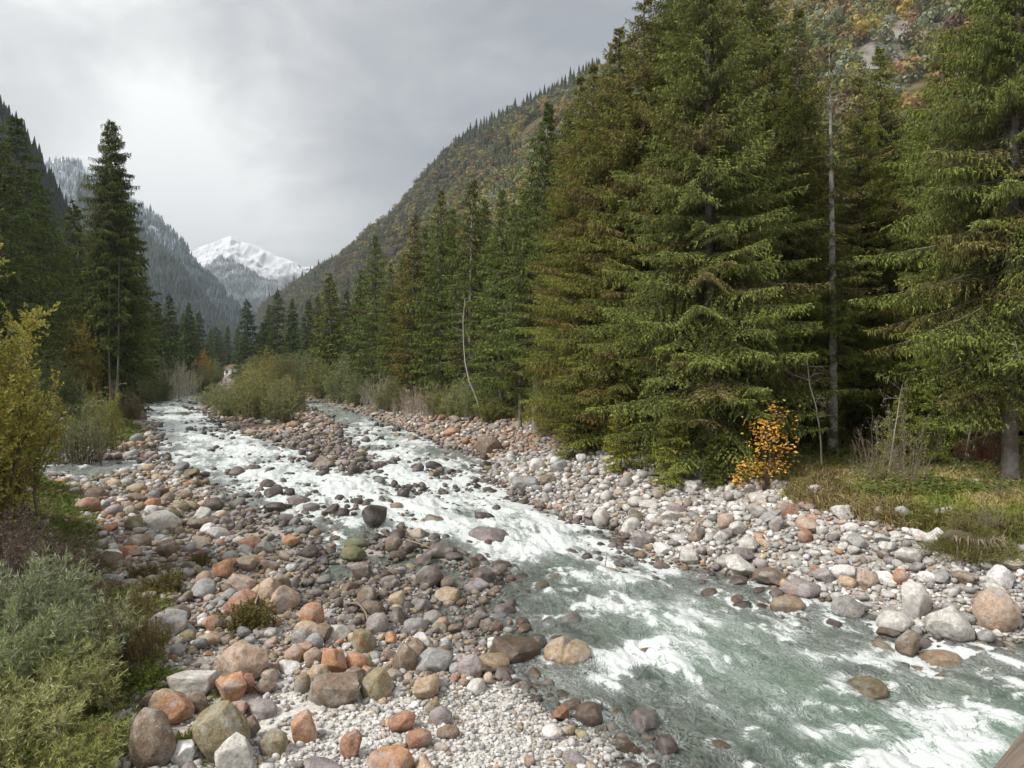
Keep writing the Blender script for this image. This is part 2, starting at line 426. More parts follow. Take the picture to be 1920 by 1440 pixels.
# ---------------------------------------------------------------- stones
def ico(sub):
    import bmesh
    bm = bmesh.new(); bmesh.ops.create_icosphere(bm, subdivisions=sub, radius=1.0)
    V = np.array([v.co[:] for v in bm.verts]); Fa = np.array([[v.index for v in f.verts] for f in bm.faces]); bm.free()
    return V, Fa
ICO = {s: ico(s) for s in (1, 2, 3, 4, 5)}
def rock_shape(sub, seed, kind='round'):
    """unit stone filling -1..1 on each axis. round: river-worn, block: split faces, slab, wedge"""
    V, Fa = ICO[sub]; V = V.copy(); rng = np.random.default_rng(seed)
    ncut, lo, hi = {'round': (7, 0.72, 0.95), 'block': (14, 0.50, 0.82), 'slab': (9, 0.6, 0.9), 'wedge': (8, 0.5, 0.85), 'cleft': (8, 0.62, 0.9)}[kind]
    if sub >= 2:
        V *= (1 + 0.16 * fbm(V[:, 0] * 1.1 + seed, V[:, 1] * 1.1, V[:, 2] * 1.1, o=2, seed=seed))[:, None]
    for k in range(ncut):
        n = nrm(rng.normal(size=3)); d = rng.uniform(lo, hi)
        s = V @ n - d; soft = 0.93 if kind in ('block', 'slab', 'wedge') else 0.8
        V = V - np.clip(s, 0, None)[:, None] * n * soft
    if kind == 'wedge':
        V[:, 2] = np.minimum(V[:, 2], 0.55 + 0.25 * V[:, 0] + 0.1 * V[:, 1]); V[:, 0] *= 1 - 0.30 * np.clip(V[:, 2], -0.2, 1); V[:, 1] *= 1 - 0.22 * np.clip(V[:, 2], -0.2, 1)
    if kind == 'cleft':
        V[:, 2] -= 0.34 * np.exp(-((V[:, 0] - 0.12 - 0.25 * V[:, 1]) / 0.10) ** 2) * (V[:, 2] > 0)
    if kind == 'slab': V[:, 2] = np.sign(V[:, 2]) * np.abs(V[:, 2]) ** 0.8
    if sub >= 3:
        nr = nrm(V)
        V += nr * (0.035 * fbm(V[:, 0] * 4, V[:, 1] * 4, V[:, 2] * 4, o=4, seed=seed + 7) + 0.05 * fbm(V[:, 0] * 1.9, V[:, 1] * 1.9, V[:, 2] * 1.9, o=2, seed=seed + 3))[:, None]
    mn, mxx = V.min(0), V.max(0); V = (V - (mn + mxx) / 2) / ((mxx - mn) / 2)
    return V, Fa
ROCKM = {}
def rock_mesh(kind, i, sub):
    k = (kind, i, sub)
    if k not in ROCKM:
        V, Fa = rock_shape(sub, hash_kind(kind) * 100 + i, kind)
        me = mk('boulder', V, Fa, M_ROCK, smooth=True, link=False); ROCKM[k] = me
    return ROCKM[k]
def hash_kind(k): return {'round': 1, 'block': 2, 'slab': 3, 'wedge': 4, 'cleft': 5}[k]
TINT = {'pink': (0.43, 0.315, 0.235), 'orange': (0.42, 0.225, 0.125), 'rust': (0.31, 0.165, 0.105), 'pale': (0.54, 0.52, 0.48), 'white': (0.68, 0.66, 0.64), 'grey': (0.31, 0.305, 0.295), 'mauve': (0.29, 0.25, 0.245),
        'brown': (0.21, 0.155, 0.11), 'dark': (0.15, 0.12, 0.105), 'olive': (0.25, 0.21, 0.12), 'tan': (0.42, 0.32, 0.21), 'mossy': (0.16, 0.175, 0.085)}
STONES = []      # (x, y, r)  what is already lying there
LAND = []        # landmarks for the descriptions: (x, y, short name)
def put_boulder(x, y, zc, a, b, c, yaw, tilt, kind, i, sub, tint, wet, rollv=0.0):
    o = inst('boulder', rock_mesh(kind, i, sub))
    o.location = (x, y, zc); o.scale = (a, b, c); o.rotation_euler = (rollv, tilt, yaw)
    col = TINT[tint]; o.color = (*col, 1 - wet)
    STONES.append((x, y, max(a, b)))
    return o
# photo column, base row, width, height, tint, kind, wet, tilt(deg), label, short name
HERO = [
 (455,1282,92,70,'pink','round',0,3,'big smooth pink granite boulder on the left gravel bar below the leafy clump','big smooth pink boulder'),
 (365,1308,82,52,'pale','block',0,4,'flat topped whitish pink block at the edge of the bright green herbs','whitish pink block'),
 (323,1363,66,62,'orange','block',0,0,'orange boulder with one flat face between the whitish block and the big egg boulder','flat faced orange boulder'),
 (287,1438,86,96,'brown','round',0,8,'big egg shaped grey and orange boulder at the left end of the stones','big egg boulder'),
 (247,1380,76,40,'mauve','slab',0,-16,'long narrow grey stone leaning like a log behind the big egg boulder','leaning log-like stone'),
 (418,1426,98,92,'olive','wedge',0,-6,'large olive and orange boulder with a broad peak beside the sand','peaked olive boulder'),
 (440,1446,70,62,'pale','block',0,10,'pale pink split boulder in front of the peaked olive boulder','pale split boulder'),
 (571,1392,48,50,'orange','wedge',0,0,'bright orange boulder standing alone on pale sand','lone orange boulder'),
 (513,1415,54,42,'olive','round',0,0,'half buried brown green boulder on pale sand','half buried boulder'),
 (520,1156,80,68,'pink','cleft',0,6,'large grey pink boulder with a deep scooped cleft in its top','cleft boulder'),
 (455,1112,54,36,'pink','wedge',0,-6,'smooth pink boulder leaning left just behind the leafy clump','pink boulder behind the clump'),
 (585,1174,45,42,'orange','round',0,0,'round tan orange boulder just right of the cleft boulder','round tan orange boulder'),
 (382,1108,30,36,'pink','round',0,0,'upright salmon pink stone among small cobbles','upright salmon stone'),
 (208,1071,48,36,'brown','round',0,-8,'olive brown boulder at the very left edge of the cobbles by tall brown weeds','edge olive brown boulder'),
 (252,998,35,30,'olive','round',0,0,'dark olive round boulder on the upper left cobbles','dark olive round boulder'),
 (261,1030,48,28,'brown','round',0,0,'wide low grey brown boulder below the dark olive round boulder','wide low boulder'),
 (472,1038,45,30,'rust','round',0,-8,'flat orange brown boulder beside the white trickle','flat orange brown boulder'),
 (480,1061,38,21,'orange','round',0,0,'oval orange stone directly below the flat orange brown boulder','oval orange stone'),
 (332,1170,44,32,'dark','round',0,0,'dark mottled boulder half sunk beside a sandy pool','dark mottled boulder'),
 (434,1319,58,52,'orange','block',0,0,'chunky orange boulder below the big smooth pink boulder','chunky orange boulder'),
 (466,1304,28,36,'rust','block',0,10,'narrow rust brown stone against the right side of the chunky orange boulder','narrow rust stone'),
 (626,1267,46,50,'orange','block',0,12,'orange stone with white streaks at the right of the orange cluster','white streaked orange stone'),
 (540,1266,44,27,'white','block',0,3,'whitish pink squared stone below the orange cluster','whitish squared stone'),
 (564,1212,36,30,'grey','round',0,-20,'dark grey rounded stone at the top of the orange cluster','grey stone of the cluster'),
 (588,1223,33,36,'grey','round',0,25,'tall grey stone leaning in the middle of the orange cluster','tall leaning grey stone'),
 (552,1243,38,31,'orange','round',0,0,'plain rounded orange stone at the left of the orange cluster','rounded cluster stone'),
 (587,1246,31,27,'pink','round',0,20,'small pink stone tipped against the tall leaning grey stone','tipped pink stone'),
 (627,1320,92,52,'brown','slab',0,-4,'broad brown boulder with a flat sloping top beside the sand','broad brown boulder'),
 (567,1308,29,46,'olive','round',0,8,'standing grey green stone shaped like an egg','standing grey green stone'),
 (596,1284,43,33,'tan','round',0,-22,'tan stone slanting up behind the broad brown boulder','slanting tan stone'),
 (441,1349,40,30,'rust','block',0,10,'red brown angular stone above the peaked olive boulder','red brown angular stone'),
 (370,1338,38,35,'brown','round',0,0,'grey brown rounded stone tucked under the whitish pink block','tucked grey brown stone'),
 (490,1341,58,24,'mauve','slab',0,-10,'long flat pinkish grey stone lying on pale sand','long flat stone'),
 (577,1191,48,26,'tan','round',0,-8,'tan orange stone lying just below the round tan orange boulder','low tan stone'),
 (403,1186,32,32,'rust','round',0,0,'rusty stone at the left foot of the leafy clump','rusty foot stone'),
 (190,1428,46,58,'rust','round',0,0,'dark rusty boulder half hidden in the green herbs','hidden rusty boulder'),
 (344,1434,40,38,'white','block',0,20,'whitish broken stone between the two largest front boulders','whitish broken stone'),
 (472,1386,32,38,'brown','block',0,14,'brown stone leaning on the right side of the peaked olive boulder','leaning brown stone'),
 (656,1428,38,56,'rust','block',0,5,'upright red and grey boulder at the bottom of the sand','upright red boulder'),
 (733,1452,88,52,'orange','wedge',0,10,'large grey boulder with an orange side cut by the lower edge of the photo','front orange grey boulder'),
 (706,1314,58,54,'olive','wedge',0,0,'tan green block shaped like a pyramid on pale gravel','pyramid block'),
 (813,1263,68,44,'grey','block',0,-2,'blue grey rounded boulder where the gravel meets the river','blue grey boulder'),
 (759,1261,50,50,'brown','block',0,0,'brown grey stubby boulder left of the blue grey boulder','stubby brown boulder'),
 (882,1274,44,42,'mauve','round',0,0,'rounded grey boulder with a fine crack at the waterline','cracked grey boulder'),
 (925,1262,60,34,'tan','round',.5,0,'pale smooth boulder washed by clear water beside the cracked grey boulder','washed pale boulder'),
 (968,1243,92,48,'brown','slab',.75,-14,'long wet brown boulder with water sliding over it','long wet boulder'),
 (1064,1254,86,54,'tan','cleft',.25,-12,'big tan boulder standing in the river with a dark groove down its face','tan boulder in the river'),
 (1215,1246,60,32,'orange','round',.8,0,'orange brown boulder barely breaking the green rapids','drowned orange boulder'),
 (915,1022,74,28,'mauve','slab',.5,-3,'flat square slab with white water pouring around it','flat slab in white water'),
 (909,1103,42,36,'dark','block',.4,0,'dark angular block with a squared top at the river edge','dark angular block'),
 (892,1111,52,25,'mauve','slab',.3,-16,'leaning flat stone against the dark angular block','leaning flat stone'),
 (920,1186,43,25,'brown','cleft',.55,0,'brown split stone lying in shallow water','brown split stone'),
 (903,1165,30,20,'mauve','block',.5,0,'rough mauve stone just behind the brown split stone','rough mauve stone'),
 (668,1036,45,28,'mossy','round',0,0,'moss topped round boulder in the middle of the dark stones','moss topped boulder'),
 (662,1053,46,28,'mossy','round',0,10,'low boulder with yellow green moss just below the moss topped boulder','low mossy boulder'),
 (738,1038,34,32,'brown','round',.1,-20,'smooth brown boulder leaning left beside the white rapids','smooth brown boulder'),
 (805,1104,52,42,'dark','round',.2,0,'largest dark brown boulder in the middle of the bar','largest dark brown boulder'),
 (680,1093,48,42,'dark','block',.1,22,'dark grey boulder leaning right at the left of the dark stones','leaning dark boulder'),
 (743,1141,31,29,'tan','wedge',0,0,'tan cone shaped stone standing in shallow water','tan cone stone'),
 (838,1133,47,28,'tan','block',.2,0,'tan boulder with a flat round top in shallow water','flat topped tan boulder'),
 (698,1156,45,28,'brown','round',.3,-14,'brown low boulder below the tan cone stone','low brown boulder'),
 (707,1189,40,36,'mauve','round',0,0,'round mauve grey boulder above the pale gravel','round mauve boulder'),
 (778,1189,42,29,'grey','round',.2,0,'grey rounded boulder right of the round mauve boulder','grey rounded boulder'),
 (682,1228,44,46,'olive','block',0,10,'tan green squared block above the orange egg stone','tan green squared block'),
 (669,1259,47,32,'orange','round',0,-24,'orange egg shaped stone slanting on pale gravel','orange egg stone'),
 (758,1373,52,35,'rust','block',0,-24,'orange slanting stone at the top of the small pile on the gravel','top stone of the pile'),
 (785,1403,48,35,'rust','round',0,-12,'largest rusty stone at the bottom of the small pile on the gravel','bottom stone of the pile'),
 (826,1363,43,35,'mauve','round',0,-24,'mauve slanting stone at the right of the small pile','slanting mauve stone'),
 (812,1338,28,24,'olive','round',0,0,'brown stone with a little moss above the small pile','mossy little stone'),
 (840,1384,42,23,'brown','round',0,0,'low dark brown stone right of the small pile','low stone by the pile'),
 (1079,1441,48,28,'mauve','slab',.2,-18,'grey slanting stone at the gravel tip by the lower edge of the photo','gravel tip stone'),
 (1035,1386,38,24,'white','round',.1,-5,'white and pink stone among pebbles at the water edge','white waterline stone'),
 (1181,1446,84,42,'dark','round',.7,0,'dark weedy boulder lying under shallow water at the lower edge','weedy underwater boulder'),
 (780,1015,34,24,'tan','wedge',.1,0,'tan three-sided stone at the edge of the white rapids','three-sided tan stone'),
 (814,1018,22,17,'dark','round',.4,0,'small black stone just right of the three-sided tan stone','small black stone'),
 (1145,1084,34,20,'tan','round',.3,0,'pinkish tan boulder ringed by white foam in the middle of the main channel','foam ringed boulder'),
 (1871,1183,78,74,'pink','round',0,0,'biggest orange pink round boulder on the right bank','biggest round right bank boulder'),
 (1784,1201,80,62,'pale','wedge',.1,-14,'big pale angular boulder with a notch at the right water edge','notched pale boulder'),
 (1717,1164,54,66,'pale','wedge',0,-14,'tall pale boulder leaning over the right water edge','tall pale boulder'),
 (1677,1188,60,40,'pale','round',.05,-10,'low pale boulder in front of the tall pale boulder','low pale boulder'),
 (1704,1243,42,56,'brown','block',.35,-12,'dark two-toned boulder standing in the water off the right bank','dark standing boulder'),
 (1763,1252,88,42,'tan','round',.5,0,'broad tan boulder mostly under clear water off the right bank','broad underwater boulder'),
 (1833,1231,48,30,'rust','block',.6,-10,'orange brown boulder under clear water near the right edge','orange underwater boulder'),
 (1851,1206,34,24,'grey','round',.2,0,'grey stone in the shallows left of the biggest round right bank boulder','grey shallows stone'),
 (1586,1166,56,48,'grey','wedge',.2,-16,'grey pointed boulder at the right water edge','grey pointed boulder'),
 (1504,1118,70,30,'mauve','slab',.1,8,'long flat grey boulder sagging in the middle at the right water edge','long flat grey boulder'),
 (1444,1094,66,28,'brown','slab',.2,4,'long pinkish brown boulder at the right water edge','long pinkish boulder'),
 (1623,1108,36,38,'pink','block',0,-10,'pink cracked stone among white cobbles','pink cracked stone'),
 (1658,1096,38,25,'white','block',0,0,'white blocky stone right of the pink cracked stone','white blocky stone'),
 (1690,1098,30,30,'orange','round',0,0,'orange round stone among white cobbles near the right edge','orange round cobble'),
 (1703,1058,45,30,'pale','slab',0,-6,'large flat pale stone high on the right cobble bank','flat pale bank stone'),
 (1756,1036,44,44,'pale','wedge',0,-18,'tall pale boulder at the foot of the root clump','tall boulder by the roots'),
 (1875,1109,44,46,'white','round',0,5,'tall whitish boulder right of the root clump','whitish boulder right of the roots'),
 (1362,996,31,32,'pink','round',0,0,'round pinkish brown boulder near the top of the right cobble bank','round pinkish bank boulder'),
 (1306,1016,36,28,'brown','block',0,-10,'dark reddish brown boulder among pale cobbles','dark reddish boulder'),
 (1509,1019,26,25,'rust','round',0,0,'brightest orange stone in the pale right cobbles','brightest orange bank stone'),
 (1455,999,24,32,'mauve','block',0,8,'tall brown stone in the upper right cobbles','tall brown bank stone'),
 (1544,1091,40,26,'mauve','slab',0,-30,'grey stone slanting steeply above the water edge','steep slanting stone'),
 (1620,1340,92,60,'olive','slab',.6,20,'broad olive boulder under the green water between the rapids','olive drowned boulder'),
 (1477,1152,62,34,'tan','round',.5,0,'smooth brown boulder with white water falling off its edge','smooth boulder with a small fall'),
 (1477,969,38,30,'rust','block',0,-30,'dark red brown pointed boulder under the grassy edge','dark pointed bank boulder'),
 (1768,975,40,26,'pale','block',0,-5,'whitish mossy boulder sitting in the grass near the right edge','whitish boulder in the grass'),
 (1695,982,30,32,'grey','block',0,0,'grey cracked boulder under the yellow grass tufts','grey boulder under the tufts'),
 (1650,976,26,26,'grey','round',0,0,'small grey boulder below the small pale yellow plant','grey boulder by the yellow plant'),
 (917,855,52,38,'brown','slab',0,20,'large leaning slab with an orange upper end on the far right bank','large leaning slab'),
 (848,820,32,19,'orange','block',0,0,'rusty block on the far right bank','rusty far block'),
 (1048,889,31,27,'grey','block',0,0,'grey square boulder on the middle of the right bank','grey square bank boulder'),
 (986,918,52,26,'grey','slab',.2,-6,'big flat grey boulder overhanging the rapids','big flat overhanging boulder'),
 (1128,991,32,36,'pale','wedge',.1,-12,'pale boulder standing upright at the water edge of the main rapids','upright pale boulder'),
 (1205,1031,42,34,'mauve','wedge',.1,-20,'mauve pointed boulder beside the white rapids','mauve pointed boulder'),
 (1175,914,27,22,'grey','round',0,0,'round grey boulder under the lowest spruce boughs','grey boulder under the boughs'),
 (1007,884,27,25,'white','round',0,0,'white rounded boulder on the middle of the right bank','white bank boulder'),
 (815,993,44,26,'brown','wedge',.3,-6,'brown broad boulder in white rapids','brown boulder in white rapids'),
 (1187,996,28,25,'pale','round',0,0,'pale rounded boulder in the right bank cobbles','pale rounded bank boulder'),
 (677,861,22,18,'tan','round',.1,0,'orange topped boulder near the tip of the island','island tip boulder'),
 (443,899,32,24,'dark','round',.3,0,'dark violet brown boulder in the silver left channel','dark violet boulder'),
 (474,891,30,20,'dark','round',.4,-6,'low black brown boulder right of the dark violet boulder','low black brown boulder'),
 (560,956,48,26,'dark','round',.3,0,'large dark boulder with a rounded back in the left channel','dark round backed boulder'),
 (400,961,36,28,'dark','round',.2,0,'dark wet boulder at the edge of the left channel','dark channel edge boulder'),
 (320,982,36,32,'mossy','round',0,-14,'moss green boulder on the upper cobbles','moss green boulder'),
 (337,965,34,26,'olive','round',0,-8,'olive boulder just behind the moss green boulder','olive boulder behind it'),
 (607,880,40,25,'brown','block',.2,0,'brown square-topped boulder below the island','square-topped brown boulder'),
 (267,791,22,20,'dark','wedge',.4,0,'black pointed boulder at the foot of the tall left spruce','black pointed boulder'),
 (296,805,19,14,'dark','block',.4,0,'black cut stone in the far left channel','black cut stone'),
 (178,942,38,28,'brown','round',0,0,'brown boulder by the quiet side pool','brown side pool boulder'),
 (255,926,36,20,'tan','round',0,0,'long tan stone among the upper left cobbles','long tan stone'),
 (340,784,18,12,'mossy','round',.3,0,'small boulder with a mossy cap in the far left channel','small mossy boulder'),
]
def place_px(px, base, w, h, submerged=False):
    hh = h / 2.0; pc = base - hh; a = None
    x, D = G(px, base); z0 = 0
    for _ in range(12):
        gz = hz(x, D)
        gz = max(gz, -0.16 if not submerged else -0.42)
        a = w / 2 / F * D; b = 0.85 * a
        al = math.atan2(H - gz, D); hv = hh / F * math.hypot(D, H - gz)
        c = math.sqrt(max(hv * hv - (b * math.sin(al)) ** 2, (0.42 * a) ** 2)) / math.cos(al)
        c = min(c, 1.5 * a)
        zc = gz + c * 0.62
        D2 = (H - zc) * F / (pc - HY); D += 0.6 * (D2 - D); x = AT(px, D)
    return x, D, zc, a, b, c, gz
rr = random.Random(4)
HEROES = []
for k, (px, base, w, h, tint, kind, wet, tilt, label, short) in enumerate(HERO):
    sub_ = 'under' in label or 'drowned' in label
    x, y, zc, a, b, c, gz = place_px(px, base, w, h, sub_ and 'grass' not in label and 'edge' not in label and 'tufts' not in label and 'boughs' not in label)
    if any(q in label for q in ('under clear water', 'under shallow water', 'under the green water', 'barely breaking')): zc = min(zc, -c * (.62 if 'mostly' in label or 'barely' in label else .85))
    o = put_boulder(x, y, zc, a * 1.04, b, c * 1.06, R(rr.choice([0, 180]) + rr.uniform(-14, 14)), R(tilt * (1 if True else 0)), kind, k, 5 if w > 70 else 4 if w > 34 else 3, tint, wet)
    tag(o, label, 'boulder', 'boulders along the river')
    LAND.append((x, y, short, px, base))
    HEROES.append(o)

# --- everything else: thrown from large to small, each stone kept clear of the ones before it
CELL = 1.0; GRID = {}
def g_add(x, y, r):
    GRID.setdefault((int(x // CELL), int(y // CELL)), []).append((x, y, r))
for s in STONES: g_add(*s)
def g_free(x, y, r, k):
    cx, cy = int(x // CELL), int(y // CELL)
    for i in (-1, 0, 1):
        for j in (-1, 0, 1):
            for (a, b, q) in GRID.get((cx + i, cy + j), ()):
                if (a - x) ** 2 + (b - y) ** 2 < (k * (q + r)) ** 2: return False
    return True
rng = np.random.default_rng(11)
def blob(px_, py_, cx, cy, rx, ry): return np.exp(-((px_ - cx) / rx) ** 2 - ((py_ - cy) / ry) ** 2)
def stone_density(x, y, r, f):
    dw, dr, dl, di = f
    px_, py_ = PIX(x, y)
    d = np.where(dw > -0.15, 1.0, 0.0)
    d = np.where((dr > 0) & (dw > -0.15), np.where(r > 0.24, 0.55, 1.0), d)
    d = np.where(dr > 6.6 + 0.9 * fbm(x * .7, y * .7, o=2, seed=3), 0.012, d)
    cl_ = fbm(x * .8, y * .55, o=3, seed=72); d = d * np.where((dr < 0) & (y < 36), np.clip(.95 + cl_ * 1.9, .18, 1), 1)
    d = np.where(dl > 0.15, 0.05, d)
    d = np.where(di > 0.3, 0.45, d)
    sandz = np.clip(1.5 * blob(px_, py_, 800, 1410, 270, 90) + 1.3 * blob(px_, py_, 540, 1375, 80, 60) + blob(px_, py_, 960, 1330, 90, 60), 0, 1)
    d = np.where((dr < 0) & (dw > 0), d * np.where(r > 0.05, 1 - 0.97 * sandz, 1 - 0.4 * sandz), d)
    inw = dw <= -0.15; nearw = 0.34 * (y < 20) * (r > .06) * (r < .22)
    sparse = 0.05 * blob(px_, py_, 340, 775, 60, 30) + 0.55 * blob(px_, py_, 400, 790, 45, 30) + 0.42 * blob(px_, py_, 560, 930, 230, 45) + 0.55 * blob(px_, py_, 660, 900, 150, 40) + .3 * blob(px_, py_, 820, 950, 120, 30) + 0.55 * blob(px_, py_, 640, 1010, 130, 45) + 0.4 * blob(px_, py_, 740, 880, 110, 45) + .25 * blob(px_, py_, 350, 765, 70, 30) + 0.45 * blob(px_, py_, 620, 845, 60, 25) \
        + 0.03 * blob(px_, py_, 400, 850, 200, 80) + 0.35 * blob(px_, py_, 900, 1140, 80, 60) + 0.4 * blob(px_, py_, 1000, 1330, 90, 60) + 0.6 * np.exp(dw / 0.45) * (dr > -3) * (py_ > 900) + 0.5 * np.exp(dw / 0.6) + 0.12 * blob(px_, py_, 700, 810, 60, 30)
    d = np.where(inw, np.clip(sparse + nearw, 0, 0.9) * np.where((y < 22) & (r > .24), .15, 1), d)
    return d
ALL = []
for r0, frac, cmin in ((0.40, 0.014, .9), (0.30, 0.035, .85), (0.23, 0.075, .8), (0.175, 0.13, .78), (0.13, 0.20, .74), (0.095, 0.27, .70), (0.068, 0.35, .66), (0.048, 0.40, .62), (0.033, 0.40, .6)):
    ymax = min(150.0, 460.0 * r0); ymin = 6.4
    A = 0.82 * (ymax ** 2 - ymin ** 2)
    n = int(min(A * frac / (math.pi * r0 * r0), 90000))
    u = rng.random(n); y = np.sqrt(ymin ** 2 + u * (ymax ** 2 - ymin ** 2)); x = (rng.random(n) * 2 - 1) * 0.82 * y
    r = r0 * rng.uniform(0.8, 1.25, n)
    f = fields(x, y)
    keep = rng.random(n) < stone_density(x, y, r, f)
    x, y, r = x[keep], y[keep], r[keep]; f = [q[keep] for q in f]
    hh = height(x, y, f)
    for i in range(len(x)):
        if g_free(x[i], y[i], r[i], cmin if r0 > .06 else cmin * .9):
            g_add(x[i], y[i], r[i]); ALL.append((x[i], y[i], r[i], hh[i], f[0][i], f[1][i], f[2][i], f[3][i]))
ALL = np.array(ALL)
WETST = [(x, y, r, 1.0) for (x, y, r) in STONES if y < 60 and sdf(PW, [x], [y])[0] < 0.3] + [(q[0], q[1], q[2] * 1.1, .8) for q in ALL if q[4] < 0 and q[2] > .12 and q[1] < 60]
nst = len(ALL); print('stones', nst)
# colour by where the river has left them
PAL = {
 'bar': (['pink', 'orange', 'rust', 'pale', 'grey', 'mauve', 'brown', 'olive', 'tan', 'white'], [.09, .06, .05, .15, .17, .08, .17, .10, .11, .02]),
 'bank': (['pale', 'white', 'grey', 'mauve', 'pink', 'tan', 'orange', 'brown'], [.36, .20, .20, .07, .05, .06, .02, .04]),
 'farbank': (['pale', 'orange', 'grey', 'brown', 'pink', 'rust', 'tan', 'mauve'], [.18, .16, .14, .14, .14, .09, .10, .05]),
 'water': (['dark', 'brown', 'mauve', 'tan', 'grey'], [.42, .24, .18, .08, .08]),
 'dark': (['dark', 'brown', 'mauve', 'grey', 'olive', 'tan'], [.26, .22, .24, .12, .08, .08]),
 'sand': (['white', 'pale', 'grey', 'tan', 'pink'], [.38, .34, .14, .08, .06]),
 'edge': (['mossy', 'olive', 'brown', 'grey', 'tan'], [.30, .2, .2, .2, .1])}
names = []; wets = []
pxs, pys = PIX(ALL[:, 0], ALL[:, 1])
for i in range(nst):
    x, y, r, h0, dw_, dr_, dl_, di_ = ALL[i]
    if dr_ > 0.2 and dw_ > 0: z = 'farbank' if y > 36 else 'bank'
    elif dw_ < -0.05: z = 'water'
    elif di_ > -6 and y > 38: z = 'farbank'
    elif r < 0.075 and pys[i] > 1290: z = 'sand'
    elif dl_ > -0.5 and y > 28: z = 'edge'
    elif 560 < pxs[i] < 900 and 960 < pys[i] < 1200: z = 'dark'
    elif pxs[i] > 420 and pys[i] < 1010: z = 'dark'
    else: z = 'bar'
    nm, wt = PAL[z]; names.append(nm[int(rng.choice(len(nm), p=wt))])
    w_ = float(sstep(0.35, -0.1, np.array(dw_ + rng.uniform(-.1, .1)))) * 0.75 if dr_ < 0 else float(sstep(0.15, -0.2, np.array(dw_))) * 0.6
    wets.append(w_ + (0.25 if z == 'dark' else 0))
inframe = (pxs > 10) & (pxs < 1910) & (pys < 1432) & (pys > 745)
score = np.where(inframe & (ALL[:, 6] < 0.3) & (ALL[:, 3] > -0.16), ALL[:, 2] / ALL[:, 1] * (1 + 0.2 * (ALL[:, 4] < 0)), 0)
order = np.argsort(-score); NIND = 296 - len(HERO)
pick = set(order[:NIND].tolist())
CW = {'pink': 'pink', 'orange': 'orange', 'rust': 'rusty red', 'pale': 'pale', 'white': 'whitish', 'grey': 'grey', 'mauve': 'mauve grey', 'brown': 'brown', 'dark': 'blackish', 'olive': 'olive brown', 'tan': 'tan', 'mossy': 'mossy'}
KW = {'round': 'rounded', 'block': 'angular', 'slab': 'flat', 'wedge': 'pointed', 'cleft': 'split'}
seen = {}
LA = np.array([(l[3], l[4]) for l in LAND])
todo = []
for i in order[:NIND]:
    x, y, r, h0, dw_ = ALL[i][:5]
    kind = 'slab' if names[i] == 'mauve' and rng.random() < .5 else 'block' if rng.random() < .62 else 'round'
    el = rng.uniform(1.0, 1.35); sq = rng.uniform(0.8, 1.0); fl_ = rng.uniform(.62, .85) * (0.72 if kind == 'slab' else 1)
    a, b, c = r * el, r * sq, r * fl_
    gz = max(h0, -0.15) if (dw_ < 0 and (y > 20 or dw_ > -.5)) else h0
    zc = gz + c * rng.uniform(0.5, 0.9)
    yaw = rng.uniform(0, 2 * math.pi)
    o = put_boulder(x, y, zc, a, b, c, yaw, R(rng.uniform(-18, 18)), kind, int(rng.integers(0, 14)) + 200, 4 if r / y > 0.012 else 3, names[i], min(wets[i], .9), R(rng.uniform(-12, 12)))
    todo.append((o, names[i], kind, *PIX(x, y, zc)))
todo2 = {}
for (o, nm, kind, qx, qy) in todo:
    d2 = (LA[:, 0] - qx) ** 2 + ((LA[:, 1] - 15 - qy) * 1.3) ** 2; j = int(np.argmin(d2))
    dx, dy = qx - LA[j, 0], qy - (LA[j, 1] - 15)
    rel = ('right of' if dx > 0 else 'left of') if abs(dx) > abs(dy) * 1.2 else ('below' if dy > 0 else 'above')
    todo2.setdefault((nm, kind, rel, j), []).append((d2[j], o))
ORD = ['', 'second ', 'third ', 'fourth ', 'fifth ', 'sixth ', 'seventh ', 'eighth ']
for (nm, kind, rel, j), L_ in todo2.items():
    L_.sort(key=lambda q: q[0])
    for q, (_, o) in enumerate(L_):
        if q == 0: txt = f'{CW[nm]} {KW[kind]} stone {"just " if rel in ("below", "above") else "close to the "}{rel} the {LAND[j][2]}' if rel in ('below', 'above') else f'{CW[nm]} {KW[kind]} stone just {rel} the {LAND[j][2]}'
        else: txt = f'{CW[nm]} {KW[kind]} stone, {ORD[min(q, 7)]}one {rel} the {LAND[j][2]}'
        tag(o, txt, 'boulder', 'boulders along the river')
